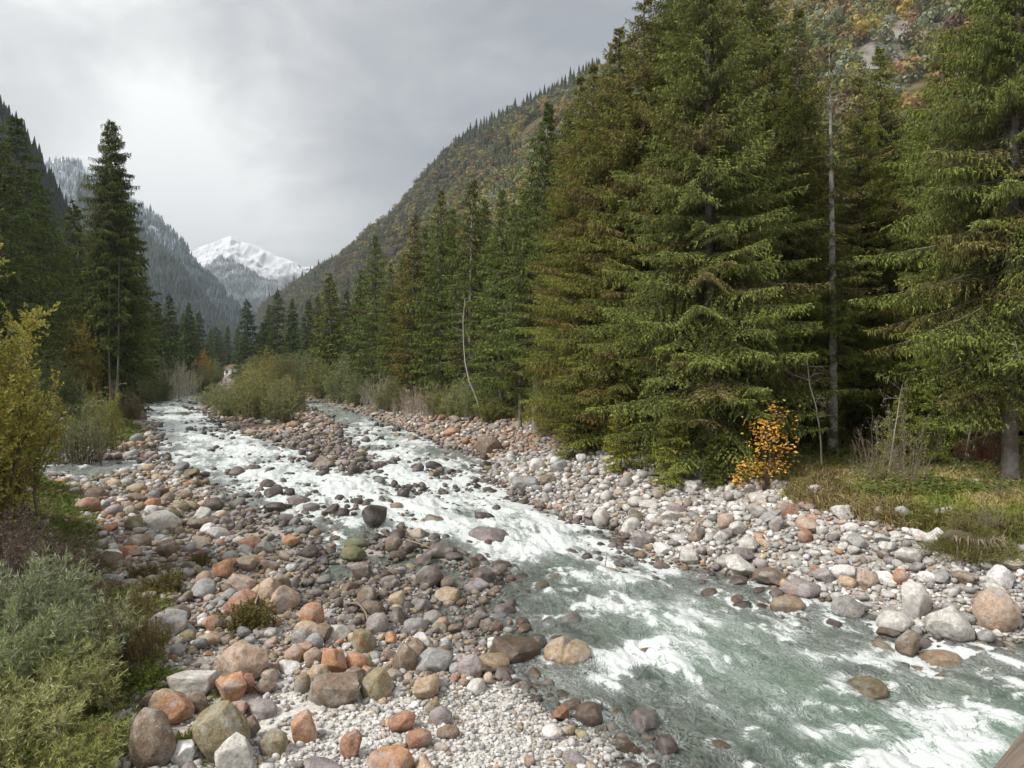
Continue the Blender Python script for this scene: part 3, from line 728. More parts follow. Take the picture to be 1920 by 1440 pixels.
# the rest as one mass of cobbles
SH = {s: [rock_shape(s, 900 + i, 'round' if i % 5 < 2 else 'block') for i in range(10)] for s in (1, 2, 3)}
rest = [i for i in range(nst) if i not in pick]
blocks = {1: [], 2: [], 3: []}
for i in rest:
    s = ALL[i][2] / ALL[i][1]
    blocks[3 if s > 0.0125 else 2 if s > 0.0035 else 1].append(i)
Vs, Fs, Cs, n0 = [], [], [], 0
for sub, ids in blocks.items():
    ids = np.array(ids, int)
    if not len(ids): continue
    which = rng.integers(0, 10, len(ids))
    for k in range(10):
        q = ids[which == k]
        if not len(q): continue
        V0, F0 = SH[sub][k]; m_ = len(q)
        r = ALL[q, 2]; S = np.stack([r * rng.uniform(.95, 1.4, m_), r * rng.uniform(.75, 1.0, m_), r * rng.uniform(.5, .95, m_)], -1)
        V = V0[None] * S[:, None]
        for ax, rngd in ((0, .25), (1, .35), (2, math.pi)):
            a_ = rng.uniform(-rngd, rngd, m_); ca, sa = np.cos(a_)[:, None], np.sin(a_)[:, None]
            i1, i2 = [(1, 2), (2, 0), (0, 1)][ax]
            p, q2 = V[..., i1].copy(), V[..., i2].copy(); V[..., i1] = p * ca - q2 * sa; V[..., i2] = p * sa + q2 * ca
        gz = np.where(ALL[q, 4] < 0, np.maximum(ALL[q, 3], -0.10 - 0 * r), ALL[q, 3])
        gz = np.where((ALL[q, 4] < -0.05) & ((rng.random(m_) < .45) | (ALL[q, 1] < 20)), ALL[q, 3], gz)
        T = np.stack([ALL[q, 0], ALL[q, 1], gz + S[:, 2] * rng.uniform(.35, 1.0, m_)], -1)
        V = V + T[:, None]
        Fq = F0[None] + (np.arange(m_) * len(V0))[:, None, None] + n0
        c = np.array([TINT[names[j]] for j in q]) * rng.uniform(.6, 1.25, (m_, 1)); al = 1 - np.clip(np.array([wets[j] for j in q]), 0, .9)
        c = np.hstack([c, al[:, None]])
        Vs.append(V.reshape(-1, 3)); Fs.append(Fq.reshape(-1, 3)); Cs.append(np.repeat(c, len(V0), 0)); n0 += m_ * len(V0)
o = mk('cobbles', np.concatenate(Vs), np.concatenate(Fs), M_COBBLE, smooth=True, vcol=np.concatenate(Cs))
tag(o, 'mass of smaller rounded cobbles covering both banks and the island', 'cobbles', kind='stuff')
# fine pebbles on the sand
n = 42000
y = 6.6 * np.exp(rng.random(n) * math.log(15 / 6.6)); x = rng.uniform(-5.5, 3.0, n)
f = fields(x, y); hh = height(x, y, f); pq, pr = PIX(x, y)
k = (f[0] > -0.35) & (f[2] < 0.2) & (f[1] < 0) & (rng.random(n) < np.clip(0.25 + 0.6 * blob(pq, pr, 850, 1400, 300, 110) - 0.6 * blob(pq, pr, 540, 1380, 60, 50), 0, 1))
x, y, hh = x[k], y[k], hh[k]; m_ = len(x)
V0, F0 = SH[1][0]; r = 0.010 + 0.022 * rng.random(m_) ** 2.2
S = np.stack([r * 1.25, r * .95, r * .7], -1); V = V0[None] * S[:, None]
a_ = rng.uniform(0, 6.3, m_); ca, sa = np.cos(a_)[:, None], np.sin(a_)[:, None]; p, q2 = V[..., 0].copy(), V[..., 1].copy(); V[..., 0] = p * ca - q2 * sa; V[..., 1] = p * sa + q2 * ca
V += np.stack([x, y, hh + r * .35], -1)[:, None]
pc = np.array([TINT[q] for q in ('white', 'pale', 'white', 'grey', 'pale', 'white', 'white')])[rng.integers(0, 7, m_)] * rng.uniform(.75, 1.25, (m_, 1))
o = mk('pebbles', V.reshape(-1, 3), (F0[None] + (np.arange(m_) * len(V0))[:, None, None]).reshape(-1, 3), M_COBBLE, smooth=True, vcol=np.repeat(np.hstack([pc, np.ones((m_, 1))]), len(V0), 0))
tag(o, 'fine pale pebbles strewn over the sandy spit', 'pebbles', kind='stuff')
# ---------------------------------------------------------------- water
# white water: (photo column, row, half width, half height, strength) laid out on the river plane
FOAM = [(980, 895, 90, 35, .75), (900, 935, 130, 35, .75), (1060, 985, 130, 28, .9), (1150, 1030, 110, 26, .9), (1230, 1062, 70, 22, .9), (1130, 1085, 90, 25, .6), (1260, 1115, 130, 32, .62), (1130, 1140, 70, 18, .7),
        (1300, 1160, 120, 32, .6), (1240, 1215, 100, 30, .5), (1150, 1240, 50, 26, .75), (1340, 1240, 150, 45, .42), (1480, 1150, 32, 22, .95), (1505, 1180, 45, 18, .8), (1560, 1225, 60, 18, .85), (1640, 1235, 70, 15, .85), (1660, 1270, 90, 25, .45),
        (1710, 1325, 75, 32, .95), (1800, 1350, 90, 30, .5), (1790, 1405, 110, 40, 1.0), (1720, 1440, 90, 40, .9), (1590, 1375, 80, 14, .7), (1640, 1432, 80, 22, .55), (1480, 1290, 140, 55, .22), (1300, 1340, 150, 60, .15),
        (700, 958, 130, 32, .7), (830, 985, 110, 20, .8), (1000, 1020, 90, 22, .8), (930, 1035, 60, 20, .6), (620, 915, 150, 35, .38), (520, 870, 120, 35, .34), (420, 820, 110, 40, .36), (340, 775, 90, 30, .4), (760, 870, 120, 30, .38), (700, 810, 80, 25, .28), (560, 1010, 60, 50, .55), (820, 905, 90, 25, .6), (1190, 1235, 30, 22, .8), (1280, 1000, 30, 15, .5)]
X, Y, Q = persp_grid(4.0, 190.0, 0.0052, 900, 2.5, 0.83)
fl = fields(X, Y); Zg = height(X, Y, fl); dww = fl[0]
px_, py_ = PIX(X, Y)
foam = np.full(X.shape, 0.12)
foam += 0.42 * sstep(1010, 880, py_) * sstep(730, 760, py_) * (0.6 + 0.4 * sstep(900, 700, px_))  # upstream sky reflection put in as extra white, on top of real foam
for fx, fy, rx, ry, s in FOAM:
    foam += 0.78 * s * np.exp(-(((px_ - fx) / rx) ** 2 + ((py_ - fy) / ry) ** 2))
fdx, fdy = 0.38, -0.925
for (sx_, sy_, sr_, sw_) in WETST:
    ix = (np.abs(X[0 if False else int(np.searchsorted(Y[:, 0], sy_).clip(0, len(Y) - 1))] - sx_) < sr_ * 7)
    r0_, r1_ = np.searchsorted(Y[:, 0], [sy_ - sr_ * 6, sy_ + sr_ * 2.5]); c_ = np.where(ix)[0]
    if r1_ <= r0_ or not len(c_): continue
    sl = (slice(r0_, r1_), slice(max(0, c_[0] - 6), c_[-1] + 7)); ax_, ay_ = X[sl] - sx_, Y[sl] - sy_
    al_ = ax_ * fdx + ay_ * fdy; ac_ = -ax_ * fdy + ay_ * fdx
    foam[sl] += sw_ * (0.55 * np.exp(-((np.hypot(ax_, ay_) - sr_) / (sr_ * .45)) ** 2) * (al_ < sr_ * .5) + 0.45 * np.exp(-(ac_ / (sr_ * .9)) ** 2) * np.exp(-((al_ - 2.4 * sr_) / (1.8 * sr_)) ** 2))
foam = np.clip(foam, 0, 1.1)
ang = math.atan2(-0.92, 0.38); U = X * math.cos(ang) + Y * math.sin(ang); Vv = -X * math.sin(ang) + Y * math.cos(ang)
wx = fbm(X * 0.35, Y * 0.35, o=2, seed=40) * 0.8; wy = fbm(X * 0.35, Y * 0.35, o=2, seed=44) * 0.8
big = fbm((U + wx) * 0.5, (Vv + wy) * 0.8, o=3, seed=50)
med = 1 - np.abs(fbm((U + wx) * 1.1, (Vv + wy) * 2.9, o=4, seed=60)) * 2
fine = 1 - np.abs(fbm((U + wx) * 3.6, (Vv + wy) * 10.0, o=4, seed=70)) * 2
depthw = np.clip(-Zg / 0.4, 0, 1)
amp = (0.25 + 0.9 * foam) * np.clip(0.25 + depthw, 0, 1) * sstep(-0.5, 0.6, -dww)
Zw = big * (0.10 + 0.13 * np.clip(foam, 0, 1)) * amp + (med - 0.4) * 0.085 * amp + (fine - 0.4) * 0.016 * amp * (0.4 + foam) * sstep(60, 20, Y)
Zw += 0.006 * fine * sstep(25, 10, Y)
crest = np.clip(0.5 + 0.9 * (Zw / (0.10 * amp + 0.02)), 0, 1)
depth = np.clip((Zw - Zg) / 0.55, 0, 1)
m, t, out = newmat('river_water')
fa, da, ca = attr(t, 'foam'), attr(t, 'depth'), attr(t, 'crest')
tcn = t.nodes.new('ShaderNodeTexCoord')
mpn = t.nodes.new('ShaderNodeMapping'); mpn.vector_type = 'POINT'; mpn.inputs['Rotation'].default_value = (0, 0, -ang); t.links.new(tcn.outputs['Object'], mpn.inputs[0])
mps = t.nodes.new('ShaderNodeMapping'); mps.inputs['Scale'].default_value = (0.42, 1.9, 1.0); t.links.new(mpn.outputs[0], mps.inputs[0])
fv = mps.outputs[0]
warp = t.nodes.new('ShaderNodeTexNoise'); warp.inputs['Scale'].default_value = 0.9; warp.inputs['Detail'].default_value = 3; t.links.new(tcn.outputs['Object'], warp.inputs['Vector'])
vs = N(t, 'ShaderNodeVectorMath', operation='SUBTRACT'); vs.inputs[1].default_value = (0.5, 0.5, 0.5); t.links.new(warp.outputs['Color'], vs.inputs[0])
vm = N(t, 'ShaderNodeVectorMath', operation='MULTIPLY_ADD'); vm.inputs[1].default_value = (1.9, 1.9, 1.9); t.links.new(vs.outputs[0], vm.inputs[0]); t.links.new(fv, vm.inputs[2])
fv = vm.outputs[0]
s1 = noise(t, fv, 2.6, 8, 0.72, 0.9); s2 = noise(t, fv, 7.5, 6, 0.75, 1.2); s3 = noise(t, fv, 0.8, 4, 0.6)
rid = mth(t, 'SUBTRACT', 1.0, mth(t, 'MULTIPLY', mth(t, 'ABSOLUTE', mth(t, 'SUBTRACT', s1, 0.5)), 7.0))     # filaments
rid2 = mth(t, 'SUBTRACT', 1.0, mth(t, 'MULTIPLY', mth(t, 'ABSOLUTE', mth(t, 'SUBTRACT', s2, 0.5)), 6.0))
fsum = mth(t, 'MULTIPLY_ADD', fa.outputs['Fac'], 1.22, -1.05)
fsum = mth(t, 'MULTIPLY_ADD', rid, 0.14, fsum)
fsum = mth(t, 'MULTIPLY_ADD', rid2, 0.10, fsum)
fsum = mth(t, 'MULTIPLY_ADD', mth(t, 'SUBTRACT', s3, 0.5), 1.0, fsum)
fsum = mth(t, 'MULTIPLY_ADD', mth(t, 'SUBTRACT', ca.outputs['Fac'], 0.5), 0.42, fsum)
fsum = mth(t, 'MULTIPLY_ADD', mth(t, 'SUBTRACT', s2, 0.5), 1.5, fsum)
fsum = mth(t, 'MULTIPLY_ADD', mth(t, 'SUBTRACT', s1, 0.5), 1.5, fsum)
ff_ = ramp(t, fsum, [(0.02, 0.0), (0.18, 0.45), (0.38, 1.0)])
s4 = noise(t, fv, 4.5, 7, 0.62, 2.2); s5 = noise(t, fv, 12.0, 5, 0.65, 2.0)
fil = mth(t, 'SUBTRACT', 1.0, mth(t, 'MULTIPLY', mth(t, 'ABSOLUTE', mth(t, 'SUBTRACT', s4, 0.5)), 16.0), clamp=True)
fil2 = mth(t, 'SUBTRACT', 1.0, mth(t, 'MULTIPLY', mth(t, 'ABSOLUTE', mth(t, 'SUBTRACT', s5, 0.5)), 13.0), clamp=True)
filw = mth(t, 'MULTIPLY', mth(t, 'ADD', fil, mth(t, 'MULTIPLY', fil2, 0.7)), mth(t, 'MULTIPLY_ADD', fa.outputs['Fac'], 1.1, 0.18))
filw = mth(t, 'MULTIPLY', filw, ramp(t, s3, [(0.30, 0.35), (0.60, 1.0)]))
gap = mth(t, 'MULTIPLY', mth(t, 'SUBTRACT', 1.0, fil), ramp(t, s1, [(0.36, 0.55), (0.52, 0.0)]))
ff_ = mth(t, 'MULTIPLY', ff_, mth(t, 'SUBTRACT', 1.0, gap))
ff_ = mth(t, 'MULTIPLY_ADD', filw, 0.55, ff_, clamp=True)
n_b = noise(t, fv, 5.0, 7, 0.7, 0.6)
bb = bump(t, n_b, 0.5, 0.09); bb = bump(t, s2, 0.5, 0.04, bb)
fr = N(t, 'ShaderNodeFresnel', inp={'IOR': 1.33}); t.links.new(bb, fr.inputs['Normal'])
gl = N(t, 'ShaderNodeBsdfGlossy', inp={'Roughness': 0.12, 'Color': (1, 1, 1, 1)}); t.links.new(bb, gl.inputs['Normal'])
tp = N(t, 'ShaderNodeBsdfTransparent', inp={'Color': (0.66, 0.80, 0.68, 1)})
df = N(t, 'ShaderNodeBsdfDiffuse'); t.links.new(bb, df.inputs['Normal'])
t.links.new(mixc(t, ramp(t, s3, [(0.35, 0.0), (0.65, 1.0)]), (0.11, 0.185, 0.13), (0.20, 0.30, 0.225)), df.inputs['Color'])
body = N(t, 'ShaderNodeMixShader'); t.links.new(ramp(t, da.outputs['Fac'], [(0.0, 0.01), (0.35, 0.15), (1.0, 0.74)]), body.inputs[0])
t.links.new(tp.outputs[0], body.inputs[1]); t.links.new(df.outputs[0], body.inputs[2])
wsh = N(t, 'ShaderNodeMixShader'); t.links.new(fr.outputs[0], wsh.inputs[0]); t.links.new(body.outputs[0], wsh.inputs[1]); t.links.new(gl.outputs[0], wsh.inputs[2])
fo = N(t, 'ShaderNodeBsdfPrincipled', inp={'Base Color': (0.60, 0.635, 0.625, 1), 'Roughness': 0.5}); t.links.new(bump(t, s2, 0.35, 0.05), fo.inputs['Normal'])
fin = N(t, 'ShaderNodeMixShader'); t.links.new(ff_, fin.inputs[0]); t.links.new(wsh.outputs[0], fin.inputs[1]); t.links.new(fo.outputs[0], fin.inputs[2])
t.links.new(fin.outputs[0], out.inputs[0])
M_WATER = m
# keep only cells that can be wet
wetc = ((Zg < Zw + 0.03) & (fl[1] < 1.5)).ravel()
Qk = Q[wetc[Q].any(1)]
used = np.zeros(X.size, bool); used[Qk.ravel()] = True
remap = np.cumsum(used) - 1
o = mk('river_water', np.stack([X, Y, Zw], -1).reshape(-1, 3)[used], remap[Qk], M_WATER, smooth=True,
       vattr={'foam': foam.ravel()[used], 'depth': depth.ravel()[used], 'crest': crest.ravel()[used]})
tag(o, kind='structure', label='pale green river breaking into white rapids between cobble banks')
# ---------------------------------------------------------------- mountains
def lerp_poly(P, s):
    P = np.asarray(P, float); t = np.linspace(0, 1, len(P)); return np.stack([np.interp(s, t, P[:, i]) for i in range(P.shape[1])], -1)
def loft(ridge, foot, nu, nv, amp, nscale, seed, power=1.0, back=0.5):
    """ridge: (col,row,D) silhouette stations; foot: (col,D) at the valley floor; returns grid X,Y,Z incl. a back slope"""
    s = np.linspace(0, 1, nu); Rg = lerp_poly(ridge, s); Ft = lerp_poly(foot, s)
    rx, ry = (Rg[:, 0] - CX) / F * Rg[:, 2], Rg[:, 2]; rz = H + (HY - Rg[:, 1]) / F * Rg[:, 2]
    fx, fy = (Ft[:, 0] - CX) / F * Ft[:, 1], Ft[:, 1]
    nb = max(4, nv // 5); t = np.concatenate([np.linspace(0, 1, nv), 1 + np.linspace(0, 1, nb + 1)[1:]])
    tt = t[:, None]
    f1 = np.clip(tt, 0, 1); bk = np.clip(tt - 1, 0, 1)
    gx = fx + (rx - fx) * f1; gy = fy + (ry - fy) * f1; gz = -1.5 + (rz + 1.5) * f1 ** power
    dx, dy = rx - fx, ry - fy
    gx = gx + dx * bk * back * 1.6; gy = gy + np.abs(dy) * bk * back * 1.6 + bk * 40; gz = gz - (rz + 1.5) * bk
    env = np.sin(np.clip(tt, 0, 1) * math.pi) ** 0.6 * 1.0 + 0.22 * (tt > 0.4) + bk
    n = fbm(gx / nscale, gy / nscale, gz / nscale * 1.3, o=5, seed=seed); rg_ = 1 - 2 * np.abs(fbm(gx / nscale * 1.7, gy / nscale * .8, gz / nscale * .7, o=4, seed=seed + 3))
    gz = gz + amp * env * n + amp * 0.8 * env * (rg_ - 0.4)
    return gx, gy, gz
def grid_faces(nr, nc):
    i = np.arange(nr - 1)[:, None] * nc; j = np.arange(nc - 1)[None]
    return np.stack([i + j, i + j + 1, i + nc + j + 1, i + nc + j], -1).reshape(-1, 4)
def mat_hill(name, low, high, rock, rockf, snow_z=None, scale=0.06):
    m, t, out = newmat(name)
    tcn = t.nodes.new('ShaderNodeTexCoord'); pos = tcn.outputs['Object']
    n1 = noise(t, pos, scale, 8, 0.7); n2 = noise(t, pos, scale * 4, 6, 0.7, 0.5); n3 = noise(t, pos, scale * 0.35, 5, .6)
    c = mixc(t, ramp(t, n1, [(0.38, 0), (0.62, 1)]), low, high)
    c = mixc(t, ramp(t, n2, [(0.3, 0.7), (0.6, 0.0)]), c, tuple(v * 0.35 for v in low))
    c = mixc(t, ramp(t, n3, [(rockf, 0), (rockf + 0.07, 0.8)]), c, rock)
    if snow_z:
        sp = t.nodes.new('ShaderNodeSeparateXYZ'); t.links.new(pos, sp.inputs[0])
        geo = t.nodes.new('ShaderNodeNewGeometry'); sn = t.nodes.new('ShaderNodeSeparateXYZ'); t.links.new(geo.outputs['Normal'], sn.inputs[0])
        z = mth(t, 'MULTIPLY_ADD', mth(t, 'SUBTRACT', n2, 0.5), snow_z[1] * 0.9, sp.outputs[2])
        z = mth(t, 'MULTIPLY_ADD', mth(t, 'SUBTRACT', n1, 0.5), snow_z[1] * 0.8, z)
        mr = N(t, 'ShaderNodeMapRange'); mr.inputs[1].default_value = snow_z[0]; mr.inputs[2].default_value = snow_z[0] + snow_z[1]; t.links.new(z, mr.inputs[0])
        slope = ramp(t, sn.outputs[2], [(0.45, snow_z[2]), (0.80, 1.0)])
        c = mixc(t, mth(t, 'MULTIPLY', mr.outputs[0], slope), c, (0.88, 0.90, 0.93))
    p = N(t, 'ShaderNodeBsdfPrincipled', inp={'Roughness': 0.95, 'Specular IOR Level': 0.1}); t.links.new(c, p.inputs['Base Color'])
    t.links.new(bump(t, n2, 0.8, 1.2 / scale * 0.06), p.inputs['Normal']); t.links.new(p.outputs[0], out.inputs[0]); return m
def surf_points(g, n, rng, front=1.0, wfun=None):
    gx, gy, gz = g; nr, nc = gx.shape
    u = rng.random(n) * (nr * front - 1.001); v_ = rng.random(n) * (nc - 1.001)
    i, j = u.astype(int), v_.astype(int); a, b = u - i, v_ - j
    f = lambda A: A[i, j] * (1 - a) * (1 - b) + A[i + 1, j] * a * (1 - b) + A[i, j + 1] * (1 - a) * b + A[i + 1, j + 1] * a * b
    return np.stack([f(gx), f(gy), f(gz)], -1), u / (nr - 1)
def mountain(name, label, ridge, foot, nu, nv, amp, ns, seed, mat, **k):
    g = loft(ridge, foot, nu, nv, amp, ns, seed, **k)
    o = mk(name, np.stack(g, -1).reshape(-1, 3), grid_faces(*g[0].shape), mat, smooth=True)
    tag(o, label, kind='structure'); return g

# small conifers for distant forests: stacked ragged skirts
def cone_tree_geo(rng, tiers=5, sides=7):
    V, T = [], []; n0 = 0
    for k in range(tiers):
        zb, zt = k / tiers * 0.9, min(1.0, (k + 2.0) / tiers * 0.9 + .08); r = 0.5 * (1 - zb) ** 0.9
        a = np.linspace(0, 2 * np.pi, sides * 2, endpoint=False) + rng.uniform(0, 1)
        rr_ = r * np.where(np.arange(sides * 2) % 2, 0.55, 1.0) * rng.uniform(.75, 1.2, sides * 2)
        ring = np.stack([np.cos(a) * rr_, np.sin(a) * rr_, zb + rng.uniform(-.03, .05, sides * 2) - 0.05 * (rr_ > r * .7)], -1)
        V += [ring, np.array([[0, 0, zt]])]; j = np.arange(sides * 2)
        T.append(np.stack([j, (j + 1) % (sides * 2), np.full_like(j, sides * 2)], -1) + n0); n0 += sides * 2 + 1
    return np.concatenate(V), np.concatenate(T)
def stamp_trees(geos, P, Hh, Wd, cols, rng, var=0.15):
    Vs, Fs, Cs, n0 = [], [], [], 0
    which = rng.integers(0, len(geos), len(P)); rot = rng.uniform(0, 6.28, len(P))
    for k, (V0, F0) in enumerate(geos):
        q = np.where(which == k)[0]
        if not len(q): continue
        V = V0[None] * np.stack([Wd[q], Wd[q], Hh[q]], -1)[:, None]
        ca, sa = np.cos(rot[q])[:, None], np.sin(rot[q])[:, None]; x, y = V[..., 0].copy(), V[..., 1].copy()
        V[..., 0] = x * ca - y * sa; V[..., 1] = x * sa + y * ca
        V = V + P[q][:, None]
        Vs.append(V.reshape(-1, 3)); Fs.append((F0[None] + (np.arange(len(q)) * len(V0))[:, None, None] + n0).reshape(-1, F0.shape[1])); n0 += len(q) * len(V0)
        Cs.append((cols[q][:, None] * rng.uniform(1 - var, 1 + var, (len(q), len(F0), 1))).reshape(-1, 3))
    return np.concatenate(Vs), np.concatenate(Fs), np.concatenate(Cs)
rngm = np.random.default_rng(77)
CONES = [cone_tree_geo(rngm) for _ in range(6)]
CONES_LO = [cone_tree_geo(rngm, 3, 3) for _ in range(5)]
def broad_geo(rng, n=70, size=0.30):
    """deciduous crown: lumps of leaf patches on a trunkless dome, unit height"""
    lumps = rng.normal(size=(7, 3)) * np.array([.26, .26, .18]) + np.array([0, 0, .6]); lr = rng.uniform(.18, .34, 7)
    k = rng.integers(0, 7, n); d = nrm(rng.normal(size=(n, 3)) + np.array([0, 0, .4])); C_ = lumps[k] + d * lr[k][:, None]
    t1 = nrm(np.cross(d, rng.normal(size=(n, 3)))); t2 = np.cross(d, t1); s = size * rng.uniform(.35, .8, n)[:, None]
    V = np.stack([C_ - t1 * s, C_ - t2 * s * .8 + d * s * .2, C_ + t1 * s, C_ + t2 * s * .8], 1).reshape(-1, 3)
    return V, np.arange(n * 4).reshape(n, 4)
BROAD = [broad_geo(rngm, 190, 0.13) for _ in range(6)]

FROST = (0.30, 0.33, 0.34)
# far snowy summit with a wooded shoulder before it
SNOW = mat_hill('snowy_rock', (0.16, 0.16, 0.17), (0.24, 0.24, 0.25), (0.20, 0.20, 0.21), 0.55, (430, 240, 0.22), scale=0.008)
mountain('snowy_mountain', 'snow covered summit closing the end of the valley', [(250, 540, 5200), (340, 490, 5000), (372, 464, 4800), (392, 458, 4800), (412, 448, 4800), (434, 441, 4800), (452, 452, 4800), (480, 462, 4700), (505, 473, 4600), (540, 484, 4500), (575, 500, 4500), (640, 535, 4500), (760, 560, 4500)],
         [(200, 2900), (430, 2800), (760, 2700)], 340, 150, 110, 300, 3, SNOW, power=1.05)
FR = mat_hill('frosted_forest_floor', (0.09, 0.115, 0.12), (0.20, 0.235, 0.25), (0.45, 0.47, 0.5), 0.60, (330, 240, 0.7), scale=0.02)
g_sh = mountain('wooded_shoulder', 'frosted wooded hill in front of the snowy summit', [(340, 560, 3300), (385, 505, 3300), (415, 480, 3300), (450, 494, 3200), (490, 520, 3100), (515, 536, 3000), (545, 570, 2900), (600, 610, 2800)],
              [(300, 2300), (450, 2200), (620, 2100)], 120, 60, 22, 260, 8, FR)
FB = mat_hill('haze_blue_slope_floor', (0.08, 0.11, 0.115), (0.17, 0.21, 0.225), (0.35, 0.36, 0.38), 0.60, (300, 260, 0.6), scale=0.03)  # bluish distance haze is put into these floor colours too
g_b1 = mountain('left_mountain', 'wooded mountainside tinted blue for haze, with frosted ridge on the left of the valley', [(-300, 420, 2300), (0, 350, 2200), (70, 318, 2150), (100, 303, 2100), (120, 297, 2100), (140, 306, 2100), (165, 318, 2080), (200, 340, 2050), (240, 365, 2000), (285, 402, 1950), (315, 430, 1900), (345, 462, 1850), (372, 498, 1800), (402, 532, 1750), (440, 575, 1700), (475, 612, 1650), (540, 660, 1600)],
              [(-500, 1000), (100, 1050), (330, 1100), (560, 1150)], 220, 110, 42, 200, 12, FB)
FD = mat_hill('dark_slope_floor', (0.035, 0.045, 0.03), (0.075, 0.08, 0.045), (0.2, 0.19, 0.18), 0.62, (330, 200, 0.5), scale=0.05)
g_b2 = mountain('left_spur', 'darker wooded spur running down to the valley floor', [(150, 330, 1400), (220, 400, 1350), (285, 456, 1300), (305, 472, 1280), (340, 510, 1250), (375, 556, 1200), (408, 598, 1150), (435, 632, 1120), (470, 668, 1100)],
              [(80, 760), (250, 800), (480, 850)], 140, 70, 14, 150, 17, FD)
g_a = mountain('near_left_slope', 'dark wooded slope rising at the left edge of the valley', [(-900, -150, 420), (-300, 60, 420), (-60, 175, 420), (0, 212, 425), (40, 268, 435), (75, 320, 445), (105, 375, 460), (135, 432, 480), (175, 500, 500), (230, 560, 520), (300, 630, 540), (360, 672, 560)],
             [(-1200, 190), (-100, 220), (200, 300), (380, 400)], 140, 70, 9, 70, 23, FD)
# the right valley side
FA = mat_hill('autumn_slope_floor', (0.10, 0.085, 0.045), (0.15, 0.13, 0.06), (0.33, 0.31, 0.30), 0.585, None, scale=0.06)
g_r = mountain('right_mountain', 'steep autumn coloured mountainside above the spruces on the right',
             [(455, 625, 1900), (500, 568, 1700), (560, 528, 1500), (600, 506, 1350), (640, 480, 1200), (690, 440, 1080), (740, 404, 1000), (770, 372, 960), (800, 338, 920), (830, 305, 880), (862, 278, 850), (905, 246, 810), (950, 226, 770), (1000, 205, 730), (1045, 184, 690), (1095, 156, 650), (1170, 100, 620), (1260, 30, 590), (1400, -110, 570), (1600, -260, 560), (1900, -420, 560), (2500, -620, 560)],
             [(470, 1200), (520, 900), (590, 620), (680, 430), (780, 330), (900, 260), (1050, 210), (1300, 175), (1700, 160), (2700, 150)], 330, 130, 15, 90, 31, FA, power=1.06)
# forests on the slopes
def forest(name, label, g, n, hh, cols, geos, seed, cat, keepf=None, front=0.82, aspect=0.36, var=.2, colf=None):
    r_ = np.random.default_rng(seed); P, u = surf_points(g, n, r_, front)
    cl_ = fbm(P[:, 0] / 60, P[:, 1] / 60, P[:, 2] / 60, o=3, seed=seed)
    k = np.ones(len(P), bool) if keepf is None else keepf(P, u, cl_, r_)
    qx, qy = PIX(P[:, 0], P[:, 1], P[:, 2]); k &= (qx > -150) & (qx < 2070) & (qy > -170)
    P, u, cl_ = P[k], u[k], cl_[k]; m_ = len(P)
    ci = np.clip(((cl_ * 1.1 + 0.5) * len(cols) + r_.normal(size=m_) * 1.1).astype(int), 0, len(cols) - 1) if colf is None else colf(P, u, cl_, r_)
    c = np.array(cols)[ci] * r_.uniform(.75, 1.25, (m_, 1))
    if hh[0] > 0: hs_ = r_.uniform(hh[0], hh[1], m_)
    P[:, 2] -= 0.6
    V, Fc, Cc = stamp_trees(geos, P, hs_, hs_ * aspect * r_.uniform(.8, 1.25, m_), c, r_, var)
    o = mk(name, V, Fc, M_LEAF if geos is BROAD else M_NEEDLE, fcol=Cc); tag(o, label, cat, kind='stuff'); return P
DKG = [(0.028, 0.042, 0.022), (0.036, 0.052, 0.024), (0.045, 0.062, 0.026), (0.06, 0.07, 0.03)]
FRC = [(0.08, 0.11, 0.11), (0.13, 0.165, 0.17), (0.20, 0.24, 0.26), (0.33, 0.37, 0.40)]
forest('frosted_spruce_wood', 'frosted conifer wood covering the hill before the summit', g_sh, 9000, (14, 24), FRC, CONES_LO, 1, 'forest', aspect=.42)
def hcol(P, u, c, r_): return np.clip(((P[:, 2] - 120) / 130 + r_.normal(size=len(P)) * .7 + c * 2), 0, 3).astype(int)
forest('haze_blue_spruce_wood', 'frost touched conifer wood, tinted blue for haze, on the left mountainside', g_b1, 17000, (14, 26), [(0.06, 0.095, 0.10), (0.10, 0.145, 0.16), (0.17, 0.22, 0.25), (0.34, 0.40, 0.44)], CONES_LO, 2, 'forest', aspect=.4, colf=hcol, keepf=lambda P, u, c, r_: (c > -.32) & (r_.random(len(P)) < .8 + c))  # tree colours made bluer to carry distance haze, besides the frost
forest('spur_spruce_wood', 'dark conifer wood on the spur', g_b2, 9000, (13, 24), [(0.045, 0.065, 0.055), (0.07, 0.09, 0.08), (0.10, 0.125, 0.115), (0.18, 0.21, 0.22)], CONES_LO, 3, 'forest', aspect=.38, colf=hcol)
forest('left_slope_wood', 'dark conifer wood with a few yellow trees on the left slope', g_a, 5200, (10, 21), [(.022, .034, .02), (.028, .042, .022), (.035, .05, .025), (.045, .055, .028)], CONES, 4, 'forest', aspect=.36)
AUT = [(0.13, 0.15, 0.05), (0.21, 0.22, 0.07), (0.32, 0.28, 0.08), (0.40, 0.30, 0.08), (0.34, 0.21, 0.09), (0.22, 0.13, 0.09), (0.23, 0.22, 0.12), (0.28, 0.31, 0.20), (0.12, 0.105, 0.075), (0.17, 0.135, 0.10), (0.11, 0.12, 0.07), (0.09, 0.085, 0.07)]
def autk(P, u, c, r_):
    n_ = fbm(P[:, 0] / 45, P[:, 1] / 45, P[:, 2] / 45, o=3, seed=90)
    return (r_.random(len(P)) < np.clip(1.3 - 900 * 0 - 0.0003 * P[:, 1], .3, 1)) & (n_ < 0.36) & (u > 0.05) & ~((u > .75) & (P[:, 1] > 600) & (P[:, 1] < 900) & (c > -.25))
